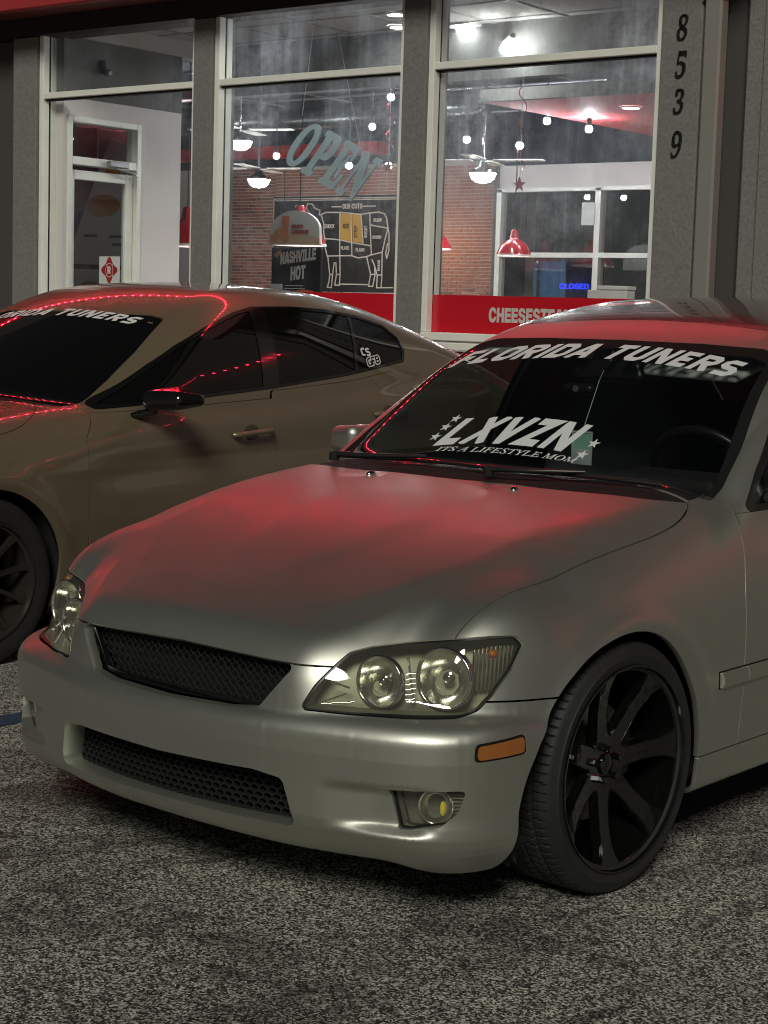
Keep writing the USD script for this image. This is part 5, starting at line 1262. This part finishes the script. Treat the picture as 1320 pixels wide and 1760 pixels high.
for i, (x, z, w) in enumerate([(.08, 1.85, .26), (-.25, 1.86, .18), (.12, 1.78, .2), (.10, 1.46, .26), (.14, 1.37, .22), (.06, 1.28, .18), (.14, 1.22, .24), (.05, 1.12, .3)]): put(M_, 'print_line', bx(x, x + w, -.022, -.0205, z, z + .025), 'print_dark')
put(M_, 'lower_photo', up_(shapely.box(-.36, .62, .12, 1.02), 0, .02), 'food_brown')
# main room: black ceiling with conduits
put(SHOP, 'dining_ceiling', bx(-13.9, -1.3, 6.87, 14.9, 3.62, 3.66), 'black_ceiling')
for i, y in enumerate((7.3, 7.9, 8.5, 9.2, 9.9, 10.5)): put(SHOP, 'conduit', tube([(-13, y, 3.42 - .02 * (i % 3)), (-4.9, y, 3.42 - .02 * (i % 3))], .011, 8), 'conduit', smooth=True)
for i, x in enumerate((-11.2, -10.3, -9.3, -8.4, -7.3, -6.3, -5.5)): put(SHOP, 'conduit', tube([(x, 6.95, 3.50), (x, 10.9, 3.50)], .010, 8), 'conduit', smooth=True)
put(SHOP, 'duct', tube([(-12.5, 9.0, 3.22), (-6.0, 9.0, 3.22)], .11, 20), 'black_satin', smooth=True)
put(SHOP, 'ceiling_beam', bx(-12, -7.6, 7.35, 7.5, 3.20, 3.32), 'sign_red'); put(SHOP, 'ceiling_beam', bx(-12, -8.3, 10.4, 10.6, 3.02, 3.14), 'sign_red')
put(SHOP, 'red_ceiling_panel', bx(-4.85, -1.42, 7.35, 11.9, 3.02, 3.05), 'red_ceiling'); put(SHOP, 'red_panel_edge', bx(-4.85, -1.42, 7.29, 7.349, 3.02, 3.11), 'grey_wall')
# brick back wall, brick by brick where it shows
put(SHOP, 'back_wall', bx(-13.9, -6.87, 11.0, 11.2, .16, 2.972), 'mortar'); put(SHOP, 'back_wall_upper', bx(-13.9, -6.87, 11.02, 11.2, 2.975, 3.62), 'black_ceiling')
BW, BH, n_ = .112, .0355, 0
extra = []
for (x0, x1, z0, z1) in ((-10.92, -10.20, 1.55, 2.972), (-8.06, -6.87, 1.62, 2.95), (-10.20, -8.30, 2.66, 2.972)):
    for r in range(int((z1 - z0) / BH)):
        o = (r % 2) * BW / 2
        for c in range(-1, int((x1 - x0) / BW) + 1):
            a_, b2 = max(x0 + c * BW + o, x0), min(x0 + (c + 1) * BW + o - .008, x1)
            if b2 - a_ < .02: continue
            pr = rng.uniform(.004, .010); zz = z0 + r * BH
            bm_ = bx(a_, b2, 11.0 - pr, 11.002, zz, zz + BH - .008)
            mt = 'brick_' + ('red', 'brown', 'pale', 'dark', 'red')[rng.integers(5)]
            if n_ < 300: put(SHOP, 'brick', bm_, mt); n_ += 1
            else: extra.append(bm_)
put(SHOP, 'bricks', cat(*extra), 'brick_red', kind='stuff')
# right hand back wall with a dark window onto the night
put(SHOP, 'rear_wall', cat(bx(-6.87, -1.42, 10.5, 10.62, 2.63, 2.86), bx(-6.87, -1.42, 10.5, 10.62, .16, 1.2)), 'white_wall'); put(SHOP, 'rear_wall_upper', bx(-6.87, -1.42, 10.52, 10.62, 2.862, 3.62), 'black_ceiling')
put(SHOP, 'rear_wall_edge', bx(-6.895, -6.845, 10.48, 11.0, .16, 2.86), 'grey_wall')
BWN = put(SHOP, 'rear_window', cat(bx(-6.845, -6.79, 10.46, 10.56, 1.2, 2.63), bx(-5.735, -5.675, 10.46, 10.56, 1.2, 2.63), bx(-6.79, -5.735, 10.46, 10.56, 1.985, 2.03), bx(-5.675, -3.5, 10.46, 10.56, 1.985, 2.03), bx(-6.845, -3.5, 10.46, 10.56, 2.605, 2.64)), 'aluminium')
put(BWN, 'pane', sheet_y(-6.80, -5.72, 10.512, 2.03, 2.61), 'back_glass'); put(BWN, 'pane', sheet_y(-5.69, -3.5, 10.512, 2.03, 2.61), 'back_glass'); put(BWN, 'pane', sheet_y(-6.80, -5.72, 10.512, 1.2, 1.99), 'back_glass'); put(BWN, 'pane', sheet_y(-5.69, -3.5, 10.512, 1.2, 1.99), 'back_glass')
SH = thing('notice_sheet', 'white paper notice taped high on the rear window', 'notice', (-5.80, 10.45, 2.39)); put(SH, 'sheet', bx(-.07, .07, 0, .003, -.105, .105), 'card_white')
PB = thing('paper_box', 'white box on the sill behind the right window', 'box', (-2.63, 5.62, 1.55)); put(PB, 'body', bx(-.14, .14, -.05, .05, -.3, .048, .004), 'card_white'); put(PB, 'lid', bx(-.07, .145, -.055, .055, .049, .075, .004), 'card_white')
NB = thing('night_forecourt', 'pale and blue lit columns of a shop front beyond the rear window', 'shop front', (0, 14.0, 0))
for x0, x1, ma in ((-9.22, -8.97, 'night_column_white'), (-8.95, -8.80, 'night_column_blue'), (-8.62, -8.30, 'night_column_blue'), (-8.26, -7.86, 'night_column_white')): put(NB, 'column', bx(x0, x1, 0, .2, .8, 2.08), ma if x0 < -8.3 else 'grey_wall')
BS = thing('blue_led_sign', 'small blue lit lettering outside beyond the rear window', 'sign', (-8.28, 13.9, 1.755))
put(BS, 'lettering', up_(affinity.affine_transform(text_shape('CLOSED', weight=700), [.075, 0, 0, .062, 0, 0]), 0, .01), 'blue_led')
# chalkboard with the cuts of beef
CB = thing('cuts_chalkboard', 'large black chalkboard with a white outline cow and OUR CUTS title', 'chalkboard', (0, 0, 0))
yb = 10.975
put(CB, 'board', bx(-10.20, -8.36, yb, yb + .02, .9, 2.65, .004), 'chalkboard')
COW = {
    'back': [(-9.511, 2.447), (-9.431, 2.473), (-9.238, 2.471), (-9.047, 2.457), (-8.952, 2.448), (-8.812, 2.462), (-8.704, 2.469), (-8.626, 2.45), (-8.594, 2.402), (-8.575, 2.307), (-8.615, 2.164), (-8.642, 2.05), (-8.641, 1.828)],
    'chest': [(-9.495, 2.435), (-9.459, 2.349), (-9.46, 2.263), (-9.441, 2.189), (-9.431, 2.091), (-9.399, 2.005), (-9.222, 2.011), (-9.063, 2.012), (-8.967, 1.988), (-8.857, 2.001), (-8.796, 2.019), (-8.642, 2.05)],
    'rib': [(-9.238, 2.471), (-9.225, 2.003)], 'loin': [(-9.082, 2.455), (-9.055, 2.018)], 'short': [(-8.944, 2.448), (-8.906, 2.14)], 'rump': [(-8.827, 2.458), (-8.788, 2.019)],
    'plate': [(-9.441, 2.195), (-9.228, 2.179), (-9.068, 2.152), (-8.802, 2.116)], 'round': [(-8.815, 2.335), (-8.577, 2.301)],
    'foreleg': [(-9.391, 1.998), (-9.357, 1.808), (-9.365, 1.734), (-9.387, 1.67), (-9.331, 1.667), (-9.316, 1.808), (-9.3, 1.934), (-9.275, 1.934), (-9.263, 1.809), (-9.283, 1.696), (-9.219, 1.693), (-9.212, 1.81), (-9.221, 1.999)],
    'hindleg': [(-8.849, 1.995), (-8.791, 1.814), (-8.815, 1.69), (-8.757, 1.688), (-8.73, 1.815), (-8.742, 1.911), (-8.778, 1.971)], 'hindleg2': [(-8.742, 1.911), (-8.699, 1.803), (-8.705, 1.676), (-8.643, 1.677), (-8.637, 1.816)],
    'hoof': [(-9.357, 1.808), (-9.316, 1.808)], 'hoof2': [(-9.263, 1.809), (-9.212, 1.81)], 'hoof3': [(-8.791, 1.814), (-8.73, 1.815)], 'hoof4': [(-8.699, 1.803), (-8.637, 1.816)],
    'tail': [(-8.596, 2.396), (-8.557, 2.235), (-8.553, 2.068), (-8.578, 1.984), (-8.595, 2.032), (-8.574, 2.14)], 'head': [(-9.676, 2.483), (-9.719, 2.523), (-9.695, 2.57), (-9.63, 2.565), (-9.595, 2.522), (-9.521, 2.496), (-9.528, 2.445)],
    'ground': [(-9.203, 1.706), (-8.831, 1.707)], 'ground2': [(-8.635, 1.677), (-8.489, 1.68)], 'rule': [(-9.352, 2.533), (-9.224, 2.532)], 'rule2': [(-8.924, 2.533), (-8.753, 2.533)]}
def flat_up(g, y): m_ = stand(prism(g, .003)); m_.apply_translation((0, y, 0)); return m_
put(CB, 'cow_outline', flat_up(stroke_shape(list(COW.values()), .0135, 'round', 'round'), yb - .001), 'chalk')
put(CB, 'border', flat_up(stroke_shape([[(-10.19, 1.0), (-10.19, 2.627), (-8.40, 2.62)], [(-8.462, 2.62), (-8.464, 1.62), (-10.0, 1.60)], [(-10.17, 2.608), (-8.48, 2.603)]], .011), yb - .001), 'chalk')
put(CB, 'yellow_cut', flat_up(shapely.Polygon([(-9.229, 2.457), (-9.09, 2.451), (-9.072, 2.163), (-9.219, 2.184)]), yb + .0005), 'chalk_yellow'); put(CB, 'yellow_cut', flat_up(shapely.Polygon([(-9.068, 2.451), (-8.953, 2.445), (-8.919, 2.148), (-9.048, 2.157)]), yb + .0005), 'chalk_yellow')
for t_, x, z, h_, rot, ma in (('OUR CUTS', -9.205, 2.508, .055, 0, 'chalk'), ('CHUCK', -9.455, 2.305, .042, 0, 'chalk'), ('RUMP', -8.772, 2.365, .040, 0, 'chalk'), ('PLATE', -9.212, 2.075, .036, 0, 'chalk'), ('FLANK', -9.005, 2.055, .038, 0, 'chalk'), ('ROUND', -8.780, 2.19, .035, 0, 'chalk'), ('SHORT', -8.855, 2.20, .038, 90, 'chalk'), ('SHANK', -8.668, 1.85, .034, 90, 'chalk'), ('RIB', -9.19, 2.30, .05, 0, 'print_dark'), ('STRIP', -8.99, 2.20, .045, 90, 'print_dark'), ('LEAN, NO FILLERS, AMERICAN BEEF', -9.45, 1.592, .030, 0, 'chalk'), ('ALWAYS GRILLED FRESH', -8.405, 1.64, .058, 90, 'chalk')):
    g = text_shape(t_, weight=800, squeeze=.72); g = affinity.scale(g, h_, h_, origin=(0, 0)); g = affinity.rotate(g, rot, origin=(0, 0)); put(CB, 'lettering', flat_up(affinity.translate(g, x, z), yb - .0015), ma)
# counter signs
NS = thing('nashville_sign', 'black menu stand reading NASHVILLE HOT below the lemonade sign', 'sign', (-6.915, 7.60, 1.60))
put(NS, 'board', bx(-.278, .280, 0, .03, -.6, .345, .006), 'sign_black')
for t_, x, z, h_ in (('NASHVILLE', -.175, .20, .10), ('HOT', -.055, .065, .115)):
    g = text_shape(t_, weight=900, squeeze=.50); g = affinity.affine_transform(g, [h_, .12 * h_, .14 * h_ if 0 else 0, h_, x, z]); put(NS, 'lettering', flat_up(affinity.rotate(g, 6, origin=(x, z)), -.001), 'sign_white')
put(NS, 'lettering', flat_up(affinity.rotate(affinity.affine_transform(text_shape('NEW', weight=800, squeeze=.7), [.035, 0, 0, .035, -.225, .255]), 30, origin=(-.225, .255)), -.001), 'sign_orange')
for x, z, w in ((-.11, .02, .2), (-.12, -.005, .23)): put(NS, 'print_line', bx(x, x + w, -.002, 0, z, z + .006), 'sign_white')
put(NS, 'food_print', flat_up(affinity.scale(shapely.Point(.11, -.05).buffer(1), .14, .04, origin=(.11, -.05)), -.001), 'sign_orange'); put(NS, 'card', bx(-.27, -.14, -.02, -.005, -.10, .035), 'card_white')
MS = thing('lemonade_sign', 'arched white sign with an orange drink reading MANGO LEMONADE', 'sign', (-6.89, 7.58, 1.985))
arch_ = shapely.Polygon([(-.272, -.02), (-.272, .12)] + [(.272 * math.cos(t), .10 + .165 * math.sin(t)) for t in np.linspace(math.pi, 0, 24)] + [(.272, .10), (.280, -.02)])
put(MS, 'board', up_(arch_, 0, .03), 'sign_white'); put(MS, 'print_band', flat_up(arch_.intersection(shapely.Polygon([(-.3, -.03), (-.3, .07), (-.05, .09), (.3, .03), (.3, -.03)])), -.031), 'sign_cream')
put(MS, 'drink_print', flat_up(shapely.Polygon([(-.13, .02), (-.075, .02), (-.06, .22), (-.145, .22)]), -.0335), 'sign_orange'); put(MS, 'fruit_print', flat_up(shapely.union_all([shapely.Point(-.17, .075).buffer(.045), shapely.Point(-.21, .03).buffer(.03), shapely.Point(-.10, .04).buffer(.04)]), -.036), 'sign_orange')
for t_, z in (('MANGO', .115), ('LEMONADE', .07)): put(MS, 'lettering', flat_up(affinity.affine_transform(text_shape(t_, weight=900, squeeze=.72), [.034, 0, 0, .034, -.03, z]), -.036), 'sign_red')
# lamps ------------------------------------------------------------------
def red_pendant(loc, lab, k=1.0):
    p = thing('red_pendant_lamp', lab, 'pendant lamp', loc)
    def sc(m): return moved(m, s=(k, k, k))
    put(p, 'shade', sc(lathe([(.030, .33), (.045, .32), (.060, .22), (.075, .20), (.13, .175), (.19, .11), (.225, .03), (.235, 0), (.228, .0), (.19, .09), (.12, .16), (.05, .19)], 40)), 'red_enamel', smooth=50)
    put(p, 'rim', sc(lathe([(.236, 0), (.240, -.006), (.240, -.02), (.230, -.02), (.230, 0)], 40)), 'lamp_white', smooth=40); put(p, 'cord', tube([(0, 0, .33 * k), (0, 0, 1.6)], .005, 6), 'black_plastic'); put(p, 'bulb', moved(trimesh.creation.icosphere(2, .04 * k), (0, 0, .06 * k)), 'globe_glow', smooth=True)
red_pendant((-7.27, 8.05, 2.00), 'red enamel dome pendant lamp left of the lemonade sign'); red_pendant((-8.20, 7.6, 1.97), 'red enamel dome pendant lamp at the edge of the left window'); red_pendant((-5.30, 8.5, 1.93), 'red enamel dome pendant lamp in front of the rear window', .62); red_pendant((-6.12, 8.5, 1.98), 'red enamel dome pendant lamp half hidden by the middle pillar', .62)
def globe(loc, s, lab):
    p = thing('globe_lamp', lab, 'ceiling lamp', loc)
    put(p, 'globe', lathe([(.001, -.085 * s), (.06 * s, -.075 * s), (.10 * s, -.045 * s), (.118 * s, 0), (.105 * s, .03 * s), (.06 * s, .05 * s)], 36), 'globe_glow', smooth=60); put(p, 'fitter', lathe([(.125 * s, .005), (.118 * s, .03 * s), (.05 * s, .06 * s), (.03 * s, .10 * s), (0.001, .10 * s)], 36), 'chrome_dark', smooth=50)
    for q in range(4): put(p, 'fan_blade', moved(bx(.10, .52, -.055, .055, .10 * s + .012, .10 * s + .022, .003), rz=90 * q + 20), 'lamp_white')
    put(p, 'stem', tube([(0, 0, .09 * s), (0, 0, .9)], .012, 8), 'chrome_dark')
globe((-5.642, 8.5, 2.60), .95, 'white globe lamp under a ceiling fan behind the right window'); globe((-9.083, 9.5, 2.70), .95, 'white globe lamp under a ceiling fan above the brick wall'); globe((-8.42, 8.5, 2.96), .95, 'white globe lamp cut by the left edge of the middle window')
BL = [(-7.964, 8.5, 2.817), (-6.845, 8.5, 3.035), (-6.647, 8.5, 3.281), (-7.097, 8.5, 2.705), (-6.65, 8.5, 2.693), (-5.024, 8.5, 3.01), (-4.622, 8.5, 2.929), (-5.283, 8.5, 2.822), (-5.822, 8.5, 2.889), (-9.24, 8.5, 2.982)]
BLAB = ['bare bright bulb just left of the letter O of the OPEN sign', 'bare bright bulb up to the right of the OPEN letters', 'highest bare bulb, at the right edge of the middle window', 'bare bright bulb that shines by the letter N of the OPEN sign', 'bare bright bulb beside the orange red paper star', 'bare bulb under the left edge of the red ceiling panel', 'bare bulb under the red ceiling panel next to its downlight', 'bare bright bulb right above the red paper star', 'bare bulb hanging just above the fan lamp of the right window', 'bare bulb at the right edge of the left window']
b0_ = thing('bare_bulb_lamp', BLAB[0], 'lamp', BL[0], group='bare bulbs under the black ceiling')
put(b0_, 'bulb', trimesh.creation.icosphere(2, .030), 'bulb_glow', smooth=True); put(b0_, 'holder', moved(trimesh.creation.cylinder(.020, .06, sections=12), (0, 0, .055)), 'black_plastic'); put(b0_, 'wire', tube([(0, 0, .085), (0, 0, .62)], .004, 5), 'black_plastic')
copies('bare_bulb_lamp', b0_, [(q, 0) for q in BL[1:]], BLAB[1:], 'lamp', 'bare bulbs under the black ceiling')
EB = thing('filament_lamp', 'warm amber caged bulb glowing in front of the chalkboard cow', 'lamp', (-9.0, 9.8, 2.18))
put(EB, 'bulb', moved(trimesh.creation.icosphere(2, .03), s=(1, 1, 1.4)), 'warm_bulb_glow', smooth=True); put(EB, 'cage', cat(*[tube([(.015 * math.cos(q), .015 * math.sin(q), .10), (.085 * math.cos(q), .085 * math.sin(q), .02), (.07 * math.cos(q), .07 * math.sin(q), -.06), (.01 * math.cos(q), .01 * math.sin(q), -.10)], .003, 5) for q in np.arange(6) * math.pi / 3]), 'chalk_yellow'); put(EB, 'cord', tube([(0, 0, .10), (0, 0, 1.4)], .004, 5), 'black_plastic')
EB2 = thing('wall_washer', 'amber lamp behind the middle pillar that warms the right brick wall', 'lamp', (-7.85, 10.6, 2.15)); put(EB2, 'bulb', trimesh.creation.icosphere(2, .028), 'warm_bulb_glow', smooth=True); put(EB2, 'cord', tube([(0, 0, .02), (0, 0, 1.4)], .004, 5), 'black_plastic')
TL = thing('ceiling_light', 'square white light panel in the lobby ceiling behind the right window', 'light panel', (-4.80, 7.04, 3.46)); put(TL, 'diffuser', (np.array([[.194, -.419, 0], [.309, -.388, 0], [-.194, .415, 0], [-.32, .385, 0]]), np.array([[0, 3, 2], [0, 2, 1]])), 'panel_glow'); put(TL, 'tray', bx(-.34, .33, -.44, .43, .012, .03), 'lamp_white')
TL2 = thing('ceiling_light', 'narrow tube light beside the square panel behind the right window', 'light panel', (-4.32, 6.81, 3.30)); put(TL2, 'tube', tube([(.275, -.29, 0), (-.275, .29, 0)], .032, 12), 'panel_glow', smooth=True); put(TL2, 'tray', tube([(.285, -.30, .045), (-.285, .30, .045)], .02, 8), 'lamp_white')
for loc, lab in (((-5.06, 6.55, 3.484), 'added recessed downlight, unseen behind the pillar, that brightens the lemonade sign'), ((-4.74, 6.11, 3.484), 'round recessed downlight in the lobby ceiling behind the middle window'), ((-3.95, 8.0, 3.015), 'round recessed downlight in the red ceiling panel'), ((-3.40, 8.3, 3.015), 'round recessed downlight at the right end of the red ceiling panel')):  # first downlight is an unseen addition to brighten the lemonade sign
    RL = thing('recessed_light', lab, 'downlight', loc); put(RL, 'lens', moved(trimesh.creation.cylinder(.065, .006, sections=28), (0, 0, -.004)), 'panel_glow'); put(RL, 'trim_ring', lathe([(.066, -.008), (.085, -.004), (.085, .004)], 28), 'lamp_white')
def star(loc, s, lab):
    p = thing('paper_star', lab, 'decoration', loc)
    pts = [((s if k % 2 == 0 else s * .42) * math.sin(k * math.pi / 5), (s if k % 2 == 0 else s * .42) * math.cos(k * math.pi / 5)) for k in range(10)]
    put(p, 'star', up_(shapely.Polygon(pts), 0, .01), 'foil_star'); put(p, 'thread', tube([(0, 0, s), (.0, 0, .9)], .002, 5), 'conduit'); put(p, 'spiral', tube(np.c_[.03 * np.sin(np.linspace(0, 18, 60)), .03 * np.cos(np.linspace(0, 18, 60)), np.linspace(s + .05, .7, 60)], .004, 4), 'foil_star')
star((-4.26, 7.0, 2.37), .055, 'red paper star hanging from a spiral behind the right window'); star((-5.472, 7.0, 2.53), .05, 'orange red paper star hanging behind the OPEN letters')
